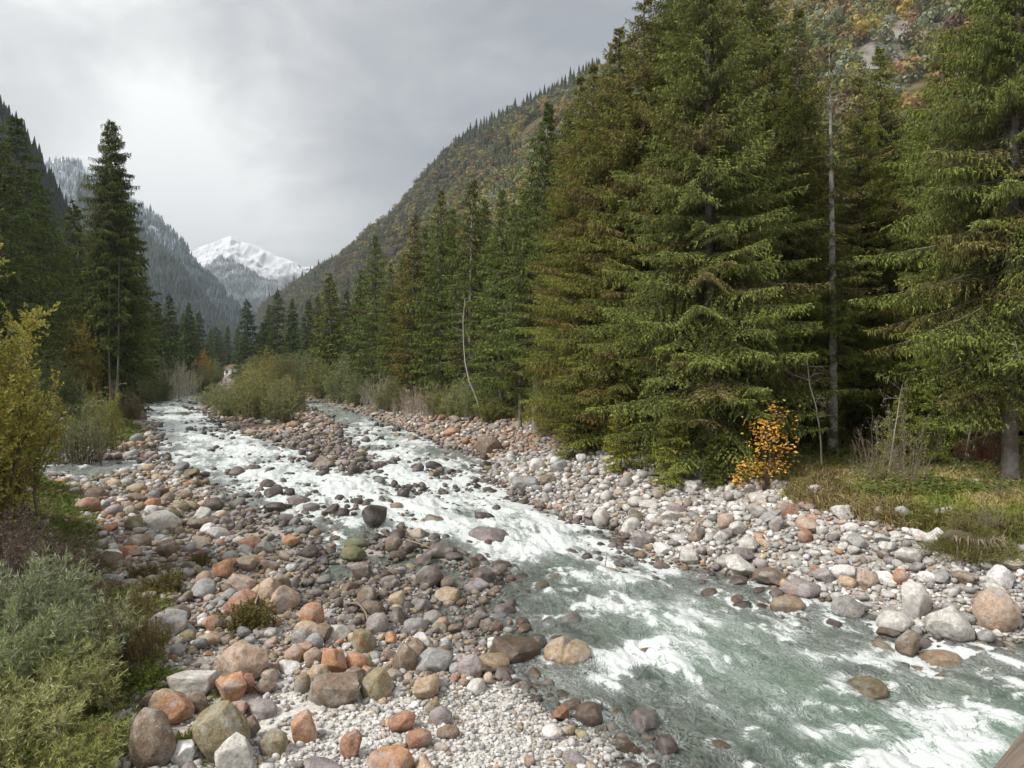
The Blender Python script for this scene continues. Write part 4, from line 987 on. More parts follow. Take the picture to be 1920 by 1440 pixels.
def autc(P, u, c, r_):
    i = (r_.random(len(P)) * 4.2 + (c + .45) * 4).astype(int); i = np.clip(i, 0, 7); i = np.where(r_.random(len(P)) < .58, r_.choice([0, 1, 1, 2, 7], len(P)), i); return np.where(r_.random(len(P)) < .72 * sstep(560, 760, P[:, 1]), r_.choice([8, 9, 10, 11, 0], len(P)), i)
forest('autumn_wood', 'yellow, orange and olive broadleaf wood on the right mountainside', g_r, 14500, (6.5, 12), AUT, BROAD, 5, 'forest', autk, front=.83, aspect=.95, var=.3, colf=autc)
forest('slope_spruce_wood', 'scattered dark spruces among the autumn trees', g_r, 15000, (9, 19), DKG, CONES, 6, 'forest',
       lambda P, u, c, r_: (r_.random(len(P)) < np.clip(1.15 - u * 2.6, 0.02, 1) + 0.5 * (c > 0.22) + .75 * (u > .70) * (P[:, 1] > 600) * (P[:, 1] < 900) * (c > -.1)) | (P[:, 1] > 1150) & (r_.random(len(P)) < .7) if False else (((r_.random(len(P)) < np.clip(1.15 - u * 2.6, 0.02, 1) + 0.5 * (c > 0.22) + .9 * (u > .74) * (P[:, 1] > 600) * (P[:, 1] < 900) * (c > -.25)) | (P[:, 1] > 1150) & (r_.random(len(P)) < .7)) & (P[:, 1] > 470)), front=.83, aspect=.33)
# spruces one can count along the skyline
gx, gy, gz = g_r
rs = np.random.default_rng(12); ridge_row = 129
skyg = [mk('spruce', V_ * 1.0, F_, M_NEEDLE, fcol=np.tile(np.array([[.85, .85, .85]]), (len(F_), 1)), link=False) for V_, F_ in [cone_tree_geo(rs, 8, 8) for _ in range(4)]]
GX, GZ = CX + F * gx / gy, HY - F * (gz - H) / gy
for px in [505, 522, 534, 551, 566, 583, 598, 622, 641, 664, 688, 694, 731, 763, 832, 855, 861, 868, 876, 883, 893, 902, 914, 921, 928, 936, 966, 979, 987, 996, 1004, 1012, 1021, 1030, 1036, 1045, 1052, 1061, 1068, 1077, 1084]:
    j = int(np.argmin(np.abs(GX[ridge_row] - px))); i = int(np.argmin(GZ[100:140, j])) + 100
    h_ = rs.uniform(15, 25) * (1 if px > 850 else .8) * (1.5 if px < 600 else 1)
    o = inst('spruce', skyg[rs.integers(0, 4)]); o.location = (gx[i, j], gy[i, j], gz[i, j] - 1); o.scale = (h_ * .34, h_ * .34, h_); o.rotation_euler = (0, 0, rs.uniform(0, 6)); o.color = (0.036, 0.05, 0.03, 1)
    tag(o, 'small dark spruce standing on the skyline of the right mountain', 'tree', 'skyline spruces')
# ---------------------------------------------------------------- spruces
def branch_template(L, rng, dens=1.0, size=1.0, hang=0.4):
    """one drooping spruce bough along +x, made of short needle sprays. returns P, D, len, wid, tip"""
    P, Dv, Ln, Wd, Tp = [], [], [], [], []
    n = int(L / 0.15 * dens) * 2
    def axis(t): return np.array([t * L, 0, L * (-0.20 * t + 0.17 * t * t)])
    for k in range(n):
        t = 0.10 + 0.9 * (k + rng.random()) / n; side = 1 if k % 2 else -1
        p0 = axis(t); sl = (0.10 + 0.42 * L * (1 - t) ** 0.85 * min(1, t * 3.2)) * rng.uniform(.7, 1.15)
        ang = R(rng.uniform(38, 62)); d = nrm(np.array([math.cos(ang), side * math.sin(ang), rng.uniform(-.28, .02)]))
        m = max(2, int(sl / 0.085 * dens)); s = (np.arange(m) + rng.random(m)) / m * sl
        pts = p0 + d * s[:, None] + np.array([0, 0, -0.40]) * (s[:, None] ** 2)
        dd = nrm(d + np.array([0, 0, -0.8]) * s[:, None])
        for sgn in (-1, 1):
            perp = np.cross(dd, [0, 0, 1.0]) * sgn
            hd = (rng.random(m) < hang)[:, None]
            v = nrm(dd * .8 + perp * .62 + np.array([0, 0, -.25]) + rng.normal(size=(m, 3)) * .16)
            vh = nrm(dd * .3 + perp * .25 + np.array([0, 0, -1.1]) + rng.normal(size=(m, 3)) * .15)
            v = np.where(hd, vh, v)
            P.append(pts); Dv.append(v); Ln.append(rng.uniform(.10, .19, m) * (1 + .7 * hd[:, 0]) * size); Wd.append(rng.uniform(.028, .046, m) * size)
            Tp.append(np.clip(s / sl * .55 + t * .45 - hd[:, 0] * .35, 0, 1))
        P.append(pts); Dv.append(dd); Ln.append(np.full(m, .12 * size)); Wd.append(np.full(m, .04 * size)); Tp.append(np.clip(s / sl * .6 + t * .4, 0, 1))
    m = int(L / .07); t = (np.arange(m) + .5) / m; ax = np.stack([axis(q) for q in t])
    P.append(ax); Dv.append(nrm(np.array([1, 0, .1]) + rng.normal(size=(m, 3)) * .35)); Ln.append(np.full(m, .15 * size)); Wd.append(np.full(m, .045 * size)); Tp.append(t)
    return [np.concatenate(a) for a in (P, Dv, Ln, Wd, Tp)]
def spruce_geo(seed, ht, rmax, crown0, step, nper, LOD, gap=0.1, size=1.0, prof=0.75, upper_up=25, low_droop=-16, brown=0.15, hang=0.4):
    rng = np.random.default_rng(seed)
    cr, tr = Geo(), Geo()
    temps = {L: [branch_template(L, np.random.default_rng(seed * 7 + i), LOD, size, hang) for i in range(2)] for L in (0.8, 1.6, 2.8, 4.2)}
    z = crown0; bend = rng.normal(size=2) * .15
    def trunk_at(zz): q = zz / ht; return np.array([bend[0] * q * q * 2, bend[1] * q * q * 2, zz])
    zs = np.linspace(-0.4, ht, 26); rad = 0.0095 * ht * (1 - zs.clip(0) / ht) ** 0.85 + 0.012; rad[0] *= 1.5; rad[1] *= 1.15
    V, Q = tube(np.array([trunk_at(q) for q in zs]), rad, 9 if LOD > .4 else 6); tr.add(V, Q)
    yaw0 = rng.uniform(0, 6.28)
    while z < ht - 0.15:
        q = (z - crown0) / (ht - crown0)
        Lmax = rmax * (1 - q) ** prof * min(1, .55 + q * 3.0)
        nb = max(3, int(round(nper * (1 if q < .8 else .8))))
        yaw0 += 0.9
        for b in range(nb):
            if rng.random() < gap: continue
            L = max(.22, Lmax * rng.uniform(.62, 1.12)); yaw = yaw0 + b * 2 * math.pi / nb + rng.normal() * .3
            pitch = R(low_droop + (upper_up - low_droop) * q ** 1.2 + rng.normal() * 6)
            key = min(temps, key=lambda a: abs(math.log(a / L))); P, D, Ln, Wd, Tp = temps[key][rng.integers(0, 2)]
            s = L / key; mir = rng.choice([-1, 1])
            cp, sp, cy, sy = math.cos(pitch), math.sin(pitch), math.cos(yaw), math.sin(yaw)
            M = np.array([[cp * cy, -sy, -sp * cy], [cp * sy, cy, -sp * sy], [sp, 0, cp]])
            base_ = trunk_at(z + rng.uniform(-.5, .5) * step)
            sc = np.array([1, mir, 1.0]); P2 = (P * sc * s) @ M.T + base_; D2 = (D * sc) @ M.T
            g = 0.72 + 0.5 * s if s < 1 else 1.0
            Vv, Qq = diamonds(P2, D2, Ln * max(.8, min(s, 1.2)), Wd * max(.85, min(s, 1.3)), rng)
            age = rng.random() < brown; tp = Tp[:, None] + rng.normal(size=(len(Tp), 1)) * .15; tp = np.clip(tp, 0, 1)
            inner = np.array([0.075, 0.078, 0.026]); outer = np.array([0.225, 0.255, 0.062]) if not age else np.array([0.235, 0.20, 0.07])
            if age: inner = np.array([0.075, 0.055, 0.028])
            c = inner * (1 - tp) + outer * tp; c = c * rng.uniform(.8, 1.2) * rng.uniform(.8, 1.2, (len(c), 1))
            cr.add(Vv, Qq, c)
            if LOD > .3:
                t_ = np.linspace(0, .85, 5); ax = np.stack([t_ * L, 0 * t_, L * (-0.20 * t_ + 0.17 * t_ * t_)], -1) @ M.T + base_
                Vt, Qt = tube(ax, np.linspace(.012 + .006 * L, .004, 5), 3); tr.add(Vt, Qt)
        z += step * (1 - .45 * q) * rng.uniform(.8, 1.2)
    # bare dead snags under the crown
    if LOD > .3 and crown0 > 1.5:
        for k in range(int(crown0 * 5)):
            zz = rng.uniform(.8, crown0 + 2); L = rng.uniform(.3, 1.3); yaw = rng.uniform(0, 6.28); t_ = np.linspace(0, 1, 4)[:, None]
            ax = trunk_at(zz) + np.array([math.cos(yaw), math.sin(yaw), 0]) * t_ * L + np.array([0, 0, -.3]) * L * t_ ** 2; Vt, Qt = tube(ax, np.linspace(.014, .004, 4), 3); tr.add(Vt, Qt)
    return cr, tr
SPR = {}
def spruce_kind(key, **k):
    cr, tr = spruce_geo(**k)
    SPR[key] = (cr.build('crown', M_NEEDLE, link=False), tr.build('trunk', M_BARK, smooth=True, link=False), k['ht'])
    print(key, 'quads', sum(len(q) for q in cr.Q))
spruce_kind('near_a', seed=1, ht=22, rmax=5.0, crown0=0.9, step=.40, nper=7, LOD=1.0, gap=.10, size=.85)
spruce_kind('near_b', seed=2, ht=22, rmax=4.4, crown0=1.2, step=.42, nper=6, LOD=.95, gap=.14, brown=.3, size=.9)
spruce_kind('near_c', seed=3, ht=21, rmax=3.9, crown0=4.4, step=.42, nper=7, LOD=.6, gap=.06, hang=.5, size=1.25, prof=.9)
spruce_kind('mid_a', seed=4, ht=21, rmax=4.1, crown0=1.6, step=.48, nper=6, LOD=.42, gap=.08, size=1.6)
spruce_kind('mid_b', seed=5, ht=21, rmax=3.7, crown0=3.0, step=.5, nper=6, LOD=.42, gap=.12, size=1.6, brown=.25)
spruce_kind('far_a', seed=6, ht=21, rmax=3.7, crown0=1.0, step=.75, nper=6, LOD=.24, gap=.05, size=3.0)
spruce_kind('far_b', seed=7, ht=21, rmax=3.2, crown0=1.5, step=.8, nper=6, LOD=.24, gap=.08, size=3.0, prof=.65)
spruce_kind('old_left', seed=8, ht=36, rmax=6.4, crown0=5.0, step=.55, nper=7, LOD=.5, gap=.08, size=2.0, prof=.62, upper_up=10, low_droop=-32, hang=.75)
spruce_kind('thin_pale', seed=9, ht=21, rmax=2.6, crown0=5.5, step=.6, nper=5, LOD=.6, gap=.38, brown=.5, hang=.5)
def spruce(key, px, D, ht, label, tint=(1, 1, 1), wide=1.0, group=None, bark=None, rz=None, z=None, name='spruce_tree', lean=0):
    cr, tr, h0 = SPR[key]; x = AT(px, D); gz = hz(x, D) if z is None else z
    s = ht / h0; e = empty(name, (x, D, gz - .05), rr.uniform(0, 6.28) if rz is None else rz, (s * wide, s * wide, s))
    e.rotation_euler[1] = R(lean)
    tag(e, label, 'tree', group)
    a = inst('crown', cr, e); a.color = (*tint, 1)
    b = inst('trunk', tr, e); b.color = (*(bark or (1, 1, 1)), 1)
    return e
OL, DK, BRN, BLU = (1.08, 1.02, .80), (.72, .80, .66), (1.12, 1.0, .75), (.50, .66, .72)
GR = 'spruces along the right bank'
# right bank, near to far
spruce('near_a', 1330, 25.5, 21.5, 'huge green spruce with long boughs hanging over the cobbles, tallest on the right bank', (.95, 1.0, .85), 1.12, GR, rz=.4)
spruce('near_b', 1205, 30.5, 21.5, 'tall olive green spruce whose tip meets the sky above the ridge', (1.1, 1.0, .8), 1.08, GR, rz=2.2)
spruce('near_b', 1130, 34.0, 17.5, 'brownish spruce with drooping boughs in front of the olive spruce', BRN, 1.0, GR, rz=4)
spruce('near_c', 1005, 43.0, 20.8, 'pointed dark green spruce with a bare grey lower trunk at the bank edge', (.75, .9, .75), 1.25, GR, bark=(2.2, 2.2, 2.2))
spruce('mid_b', 975, 45.0, 15.5, 'slim spruce with a thin grey trunk just left of the bare grey trunk', DK, .8, GR, bark=(1.9, 1.9, 1.8))
spruce('mid_a', 938, 52.0, 18.0, 'mid green spruce between the pointed dark spruce and the pale leaning trunk', (.8, .95, .75), 1.1, GR)
spruce('mid_b', 880, 59.0, 20.8, 'dark spruce with a long pale trunk visible through its crown', (.7, .82, .62), 1.15, GR, bark=(2.6, 2.5, 2.3))
spruce('mid_a', 826, 66.0, 21.8, 'straight dark green spruce with a sharp tip against the mountain', (.7, .85, .68), 1.05, GR)
spruce('mid_b', 772, 74.0, 21.3, 'brown tipped spruce fourth from the left of the dense row', (1.05, .9, .65), 1.1, GR)
spruce('mid_a', 735, 80.0, 17.0, 'shorter spruce filling the gap in the dense row', (.8, .9, .6), 1.1, GR)
spruce('mid_a', 704, 88.0, 21.8, 'broad green spruce at the left end of the dense row', (.75, .92, .7), 1.15, GR)
spruce('far_a', 672, 98.0, 18.5, 'dark spruce standing half behind the broad green spruce', DK, 1.1, GR)
spruce('far_a', 625, 108.0, 19.5, 'olive spruce standing free with grey bushes at its foot', (.95, 1.0, .7), 1.35, GR)
spruce('far_b', 596, 125.0, 17.5, 'small dark spruce behind the free standing olive spruce', DK, 1.1, GR)
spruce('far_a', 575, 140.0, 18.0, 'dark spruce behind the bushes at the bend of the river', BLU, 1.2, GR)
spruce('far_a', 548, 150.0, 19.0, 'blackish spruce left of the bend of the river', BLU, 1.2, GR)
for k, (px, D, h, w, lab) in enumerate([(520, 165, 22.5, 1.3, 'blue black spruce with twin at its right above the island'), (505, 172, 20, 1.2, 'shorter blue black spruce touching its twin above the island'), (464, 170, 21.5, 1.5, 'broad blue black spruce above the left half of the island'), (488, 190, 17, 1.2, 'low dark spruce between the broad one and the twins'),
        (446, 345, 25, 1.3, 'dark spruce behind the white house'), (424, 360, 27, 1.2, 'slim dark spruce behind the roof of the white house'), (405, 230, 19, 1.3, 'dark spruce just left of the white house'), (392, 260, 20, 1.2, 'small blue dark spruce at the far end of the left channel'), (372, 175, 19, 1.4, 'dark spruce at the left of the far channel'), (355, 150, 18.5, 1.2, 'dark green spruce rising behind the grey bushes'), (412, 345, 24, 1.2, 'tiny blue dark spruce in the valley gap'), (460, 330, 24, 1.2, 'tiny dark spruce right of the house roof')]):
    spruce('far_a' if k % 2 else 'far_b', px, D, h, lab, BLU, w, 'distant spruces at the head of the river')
# behind the first row on the right: the inside of the wood
GI = 'spruces inside the right wood'
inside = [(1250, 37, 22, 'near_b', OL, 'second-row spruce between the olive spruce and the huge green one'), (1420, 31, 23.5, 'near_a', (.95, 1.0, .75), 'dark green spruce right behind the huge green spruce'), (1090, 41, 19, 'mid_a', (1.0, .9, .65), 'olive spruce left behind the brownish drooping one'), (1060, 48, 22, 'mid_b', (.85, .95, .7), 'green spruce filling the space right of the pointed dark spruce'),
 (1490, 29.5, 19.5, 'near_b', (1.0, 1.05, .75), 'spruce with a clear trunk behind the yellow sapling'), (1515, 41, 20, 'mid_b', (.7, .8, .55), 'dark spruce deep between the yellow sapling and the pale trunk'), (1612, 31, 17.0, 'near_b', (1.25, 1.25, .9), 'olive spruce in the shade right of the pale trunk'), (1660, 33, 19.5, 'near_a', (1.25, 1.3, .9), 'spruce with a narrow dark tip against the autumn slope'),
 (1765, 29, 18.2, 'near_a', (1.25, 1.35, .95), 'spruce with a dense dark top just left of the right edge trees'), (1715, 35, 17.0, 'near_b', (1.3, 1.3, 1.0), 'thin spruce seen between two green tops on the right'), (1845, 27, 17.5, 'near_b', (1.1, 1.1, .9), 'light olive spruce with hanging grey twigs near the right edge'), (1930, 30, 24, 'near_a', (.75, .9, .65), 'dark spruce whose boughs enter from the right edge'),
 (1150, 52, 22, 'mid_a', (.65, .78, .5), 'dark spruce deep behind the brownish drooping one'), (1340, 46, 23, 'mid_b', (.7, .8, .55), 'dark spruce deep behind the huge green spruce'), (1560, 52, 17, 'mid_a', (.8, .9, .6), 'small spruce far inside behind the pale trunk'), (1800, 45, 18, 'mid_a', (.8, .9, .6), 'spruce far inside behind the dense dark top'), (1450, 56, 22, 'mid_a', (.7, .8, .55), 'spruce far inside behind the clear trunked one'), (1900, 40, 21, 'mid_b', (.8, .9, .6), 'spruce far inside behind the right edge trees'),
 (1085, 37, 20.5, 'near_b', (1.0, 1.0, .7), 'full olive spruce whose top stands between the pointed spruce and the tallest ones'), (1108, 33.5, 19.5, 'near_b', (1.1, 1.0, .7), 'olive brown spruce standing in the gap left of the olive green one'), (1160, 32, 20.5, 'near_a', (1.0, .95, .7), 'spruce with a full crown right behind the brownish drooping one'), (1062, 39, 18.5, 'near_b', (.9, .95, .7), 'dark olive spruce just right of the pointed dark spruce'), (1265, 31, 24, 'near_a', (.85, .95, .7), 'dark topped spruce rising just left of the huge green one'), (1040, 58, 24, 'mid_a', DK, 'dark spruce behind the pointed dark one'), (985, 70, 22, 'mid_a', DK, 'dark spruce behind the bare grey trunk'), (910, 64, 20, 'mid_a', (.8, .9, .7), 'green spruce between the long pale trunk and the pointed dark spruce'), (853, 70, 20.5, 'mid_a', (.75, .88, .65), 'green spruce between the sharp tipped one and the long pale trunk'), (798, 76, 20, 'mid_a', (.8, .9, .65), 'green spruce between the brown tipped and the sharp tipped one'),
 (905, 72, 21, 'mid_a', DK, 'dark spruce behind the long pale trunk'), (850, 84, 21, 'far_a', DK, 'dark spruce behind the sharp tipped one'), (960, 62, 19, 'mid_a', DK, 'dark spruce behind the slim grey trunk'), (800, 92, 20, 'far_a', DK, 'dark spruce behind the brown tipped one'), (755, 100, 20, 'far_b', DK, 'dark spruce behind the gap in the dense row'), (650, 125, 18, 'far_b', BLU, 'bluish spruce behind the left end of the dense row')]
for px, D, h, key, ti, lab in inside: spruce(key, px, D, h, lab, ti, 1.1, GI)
e = spruce('thin_pale', 1562, 27.5, 17.2, 'thin spruce with a pale patchy bark trunk and sparse twigs', (1.1, 1.1, .9), 1.15, GR, bark=(.75, .72, .68), lean=0)
for q in e.children:
    if q.name.startswith('trunk'): q.data.materials[0] = M_BIRCH
spruce_kind('edge', seed=11, ht=20, rmax=4.6, crown0=3.0, step=.40, nper=7, LOD=1.0, gap=.06, hang=.65, low_droop=-24, size=.8)
spruce('edge', 1893, 20.3, 20.0, 'thick grey trunked spruce at the right edge of the photo', (.95, 1.02, .8), 1.1, GR, bark=(1.5, 1.45, 1.5))
# small shade trees and saplings in the wood
spruce_kind('young', seed=10, ht=5, rmax=1.7, crown0=.25, step=.26, nper=6, LOD=.9, gap=.1, prof=.9)
for px, D, h, ti, lab in [(1165, 27.3, 3.0, (1.5, 1.4, .8), 'young yellow green spruce at the top of the cobbles'), (1265, 24.2, 3.4, (1.35, 1.35, .8), 'young spruce hiding the foot of the huge green one'), (1075, 31.5, 3.2, (1.2, 1.15, .7), 'young spruce left of the brownish drooping one'), (1340, 23.6, 1.6, (1.1, 1.2, .7), 'low spruce seedling just left of the yellow sapling'), (1690, 24, 3.3, (1.2, 1.3, .8), 'young spruce in the grass left of the thick grey trunk'), (1775, 26, 4.2, (1.3, 1.4, .85), 'light green young spruce behind the rust red heap'), (1600, 36, 4.0, (.8, .95, .6), 'young spruce in deep shade behind the pale trunk'), (1500, 33, 3.6, (.8, .9, .6), 'young spruce in shade behind the yellow sapling'), (1660, 31, 3.8, (1.0, 1.1, .7), 'young spruce in shade left of the light green one')]:
    spruce('young', px, D, h, lab, ti, 1.15, 'young spruces on the right bank', name='young_spruce')
# left bank
GL = 'spruces on the left bank'
spruce('old_left', 213, 86, 36.5, 'lone tall spruce with three bare pale stems below, standing at the left bank', (.55, .66, .45), 1.0, GL, bark=(2.2, 2.1, 1.9), rz=1.0)
spruce('far_a', 248, 98, 25, 'olive spruce tucked behind the tall left spruce', (.8, .85, .5), 1.35, GL)
spruce('far_b', 140, 92, 26.5, 'thin topped spruce left of the tall left spruce', (.55, .66, .5), 1.25, GL)
spruce('far_a', 178, 104, 22, 'low spruce between the thin topped and the tall left spruce', (.6, .7, .45), 1.4, GL)
spruce('mid_a', 28, 55, 24.6, 'big dark spruce at the left edge', (.5, .62, .45), 1.35, GL)
spruce('mid_b', -35, 48, 23.5, 'dark spruce cut by the left edge of the photo', (.45, .58, .42), 1.4, GL)
spruce('mid_a', 82, 68, 22.5, 'dark spruce leaning into the big one at the left edge', (.5, .6, .42), 1.3, GL)
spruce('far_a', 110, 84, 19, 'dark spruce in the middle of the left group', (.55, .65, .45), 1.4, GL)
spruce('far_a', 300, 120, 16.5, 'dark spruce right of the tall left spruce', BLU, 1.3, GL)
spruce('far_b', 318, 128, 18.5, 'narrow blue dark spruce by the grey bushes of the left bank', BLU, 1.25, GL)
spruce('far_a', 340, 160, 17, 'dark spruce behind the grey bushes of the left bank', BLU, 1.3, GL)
# the wood behind, too deep to count
def deep_wood(name, label, pts, seed, hh=(14, 20), dark=1.0):
    r_ = np.random.default_rng(seed); P = np.array(pts); m_ = len(P)
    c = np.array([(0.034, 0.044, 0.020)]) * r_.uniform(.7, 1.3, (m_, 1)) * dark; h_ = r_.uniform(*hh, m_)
    V, Fc, Cc = stamp_trees([cone_tree_geo(r_, 11, 9) for _ in range(5)], P, h_, h_ * r_.uniform(.26, .36, m_), c, r_, .3)
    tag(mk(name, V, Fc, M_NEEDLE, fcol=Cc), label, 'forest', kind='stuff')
r_ = np.random.default_rng(5)
pts = []
for _ in range(900):
    px = r_.uniform(520, 2300); D = r_.uniform(60, 260); lo = np.interp(px, [520, 620, 700, 800, 900, 1000, 1200, 2300], [250, 170, 130, 115, 95, 80, 66, 56])
    if D > lo: pts.append((AT(px, D), D, .8))
deep_wood('spruce_wood', 'deep spruce wood behind the right bank trees', pts, 1, (12, 18))
pts = [(AT(px, D), D, .2) for px, D in zip(r_.uniform(-700, 330, 420), r_.uniform(90, 260, 420)) if D > np.interp(px, [-700, 0, 150, 330], [60, 80, 115, 190])]
pts += [(AT(px, D), D, -.5) for px, D in zip(r_.uniform(380, 640, 900), r_.uniform(240, 900, 900)) if not (380 < px < 480 and D < 345)]
deep_wood('left_spruce_wood', 'dark spruce wood filling the valley floor', pts, 2, (15, 21), .8)
# ---------------------------------------------------------------- shrubs, herbs, grass
def shrub_geo(seed, h, w, nst, ntw, nlf, ll, lw, cols, upright=.6, bare=0.3, wood=(.1, .08, .06), twl=.22, hangl=0.0, leafang=.6, sr=.012, top=None, foot=.55):
    """many-stemmed shrub: stems fan out from the foot, twigs along them, leaves along the twigs"""
    rng = np.random.default_rng(seed); lf, wd = Geo(), Geo()
    cols = np.array(cols)
    for k in range(nst):
        a = rng.uniform(0, 6.28); q = math.sqrt(rng.random()); r1 = w / 2 * q
        st = np.array([math.cos(a), math.sin(a), 0]) * w * foot * rng.random() * q
        hh_ = h * math.sqrt(max(.05, 1 - .75 * q * q)) * rng.uniform(.5, 1.06)
        en = np.array([math.cos(a) * r1, math.sin(a) * r1, hh_]); md = st * .5 + en * .5; md[2] += h * .12 * upright; md[:2] *= (1 - .45 * upright)
        t = np.linspace(0, 1, 8)[:, None]; Pth = (1 - t) ** 2 * st + 2 * t * (1 - t) * md + t ** 2 * en + rng.normal(size=(8, 3)) * .012 * h * t
        V, Q = tube(Pth, np.linspace(sr * h ** .5, sr * .25, 8), 4); wd.add(V, Q, wood)
        tt = bare + (1 - bare) * rng.random(ntw); f = tt * 7; i = np.clip(f.astype(int), 0, 6); fr_ = (f - i)[:, None]
        b = Pth[i] * (1 - fr_) + Pth[i + 1] * fr_; ax = nrm(Pth[i + 1] - Pth[i])
        d = nrm(ax * .7 + rng.normal(size=(ntw, 3)) * .62 + np.array([0, 0, .25 * upright - .1]))
        L = twl * h ** .7 * rng.uniform(.4, 1.1, ntw) * (1.1 - .5 * tt)
        # twig ribbons
        S = nrm(np.cross(d, rng.normal(size=(ntw, 3)))) * (.0035 + .002 * h / 3); e_ = b + d * L[:, None]
        V = np.stack([b - S, b + S, e_ + S * .3, e_ - S * .3], 1).reshape(-1, 3); wd.add(V, np.arange(ntw * 4).reshape(-1, 4), wood)
        s = rng.random((ntw, nlf)); droop = np.array([0, 0, -1.0]) * hangl
        P = b[:, None] + d[:, None] * (s * L[:, None])[..., None]; P = P.reshape(-1, 3)
        dd = nrm(np.repeat(d, nlf, 0) * (1 - leafang) + rng.normal(size=P.shape) * leafang * .7 + droop)
        n = len(P); V, Q = diamonds(P, dd, ll * rng.uniform(.6, 1.25, n), lw * rng.uniform(.7, 1.2, n), rng)
        c = cols[rng.integers(0, len(cols), n)] * rng.uniform(.7, 1.3, (n, 1)) * rng.uniform(.85, 1.15)
        if top is not None: z_ = np.clip(P[:, 2:3] / h, 0, 1); c = c * (1 - z_ * .6) + np.array(top) * z_ * .6 * rng.uniform(.8, 1.2, (n, 1))
        lf.add(V, Q, c)
    return lf, wd
M_WOODC = mat_leaf('shrub_wood', 0.0, 0.9)
SHR = {}
def shrub_kind(key, **k):
    lf, wd = shrub_geo(**k); SHR[key] = (lf.build('foliage', M_LEAF, link=False), wd.build('stem', M_WOODC, link=False), k['h'], k['w'])
def shrub(key, px, D, h, label, w=None, tint=(1, 1, 1), cat='shrub', group=None, name='willow_shrub', z=None, dz=0, rz=None):
    lf, wd, h0, w0 = SHR[key]; x = AT(px, D); gz = hz(x, D) if z is None else z
    sz = h / h0; sx = sz if w is None else w / w0
    e = empty(name, (x, D, gz - .03 + dz), rr.uniform(0, 6.28) if rz is None else rz, (sx, sx, sz)); tag(e, label, cat, group)
    a = inst('foliage', lf, e); a.color = (*tint, 1); b = inst('stem', wd, e); return e
GRN = [(.13, .15, .045), (.17, .18, .06), (.10, .12, .04)]
SIL = [(.32, .34, .23), (.42, .44, .33), (.24, .28, .15), (.22, .25, .09)]
YEL = [(.42, .38, .08), (.34, .35, .08), (.50, .41, .08), (.25, .28, .07)]
shrub_kind('willow_far', seed=21, h=5, w=5, nst=95, ntw=26, nlf=6, ll=.15, lw=.055, cols=[(.22, .25, .12), (.31, .33, .17), (.18, .20, .09), (.36, .35, .14)], sr=.012, upright=.7, bare=.02, wood=(.16, .14, .12))
shrub_kind('willow_far2', seed=22, h=5, w=4, nst=80, ntw=24, nlf=6, ll=.15, lw=.055, cols=[(.25, .25, .09), (.36, .29, .09), (.19, .21, .07), (.30, .31, .18)], sr=.012, upright=.8, bare=.02, wood=(.18, .15, .13))
shrub_kind('grey_bare', seed=23, h=6, w=5, nst=44, ntw=34, nlf=2, ll=.13, lw=.05, cols=[(.28, .27, .19), (.33, .30, .19)], sr=.016, upright=.5, bare=.15, wood=(.36, .33, .29), twl=.26)
shrub_kind('willow_mid', seed=24, h=4, w=4, nst=60, ntw=30, nlf=10, ll=.085, lw=.026, cols=SIL[:2] + GRN + [(.20, .22, .13)], sr=.012, upright=.6, bare=.02, top=(.27, .27, .10))
shrub_kind('yellow_tree', seed=25, h=6.5, w=4.2, nst=70, ntw=48, nlf=22, ll=.085, lw=.042, cols=YEL + [(.33, .25, .06)], sr=.016, upright=.8, bare=.12, wood=(.13, .11, .09))
shrub_kind('silver_willow', seed=26, h=1.25, w=1.9, nst=52, ntw=15, nlf=15, ll=.095, lw=.013, cols=SIL + [(.24, .28, .13)], sr=.007, upright=.5, bare=.2, leafang=.42, twl=.30, wood=(.2, .17, .13))
shrub_kind('green_willow', seed=27, h=1.1, w=1.9, nst=52, ntw=15, nlf=15, ll=.08, lw=.012, cols=[(.32, .36, .12), (.42, .44, .22), (.22, .27, .07), (.42, .38, .18)], sr=.006, upright=.4, bare=.15, leafang=.42, twl=.30, wood=(.2, .17, .12))
shrub_kind('brown_herb', seed=28, h=1.2, w=1.1, nst=75, ntw=9, nlf=7, ll=.030, lw=.016, cols=[(.22, .17, .06), (.17, .19, .05), (.26, .18, .07), (.18, .10, .06)], sr=.003, upright=.95, bare=.15, wood=(.14, .085, .07), twl=.12)
shrub_kind('dry_herb', seed=29, h=1.3, w=1.4, nst=85, ntw=9, nlf=5, ll=.034, lw=.018, cols=[(.15, .115, .09), (.21, .155, .12), (.15, .14, .06), (.27, .23, .19)], sr=.0035, upright=.95, bare=.2, wood=(.10, .07, .065), twl=.14)
shrub_kind('leafy_clump', seed=30, h=.6, w=1.1, nst=70, ntw=10, nlf=9, ll=.045, lw=.024, cols=[(.16, .17, .035), (.11, .13, .03), (.24, .20, .06), (.20, .12, .05)], sr=.003, upright=.2, bare=.1, twl=.2, wood=(.14, .09, .06))
shrub_kind('green_herb', seed=31, h=.4, w=1.0, nst=60, ntw=9, nlf=9, ll=.04, lw=.02, cols=[(.17, .24, .035), (.24, .30, .06), (.13, .18, .03), (.28, .30, .09)], sr=.003, upright=.3, bare=0, twl=.2, wood=(.12, .13, .05))
shrub_kind('thin_leaf', seed=32, h=2.6, w=2.0, nst=14, ntw=22, nlf=5, ll=.06, lw=.035, cols=[(.24, .25, .09), (.30, .29, .12), (.33, .31, .18)], sr=.010, upright=.7, bare=.3, wood=(.17, .14, .11), twl=.3)
shrub_kind('bare_twigs', seed=33, h=2.2, w=1.8, nst=22, ntw=16, nlf=1, ll=.035, lw=.02, cols=[(.25, .24, .10)], sr=.008, upright=.8, bare=.25, wood=(.19, .15, .11), twl=.28)
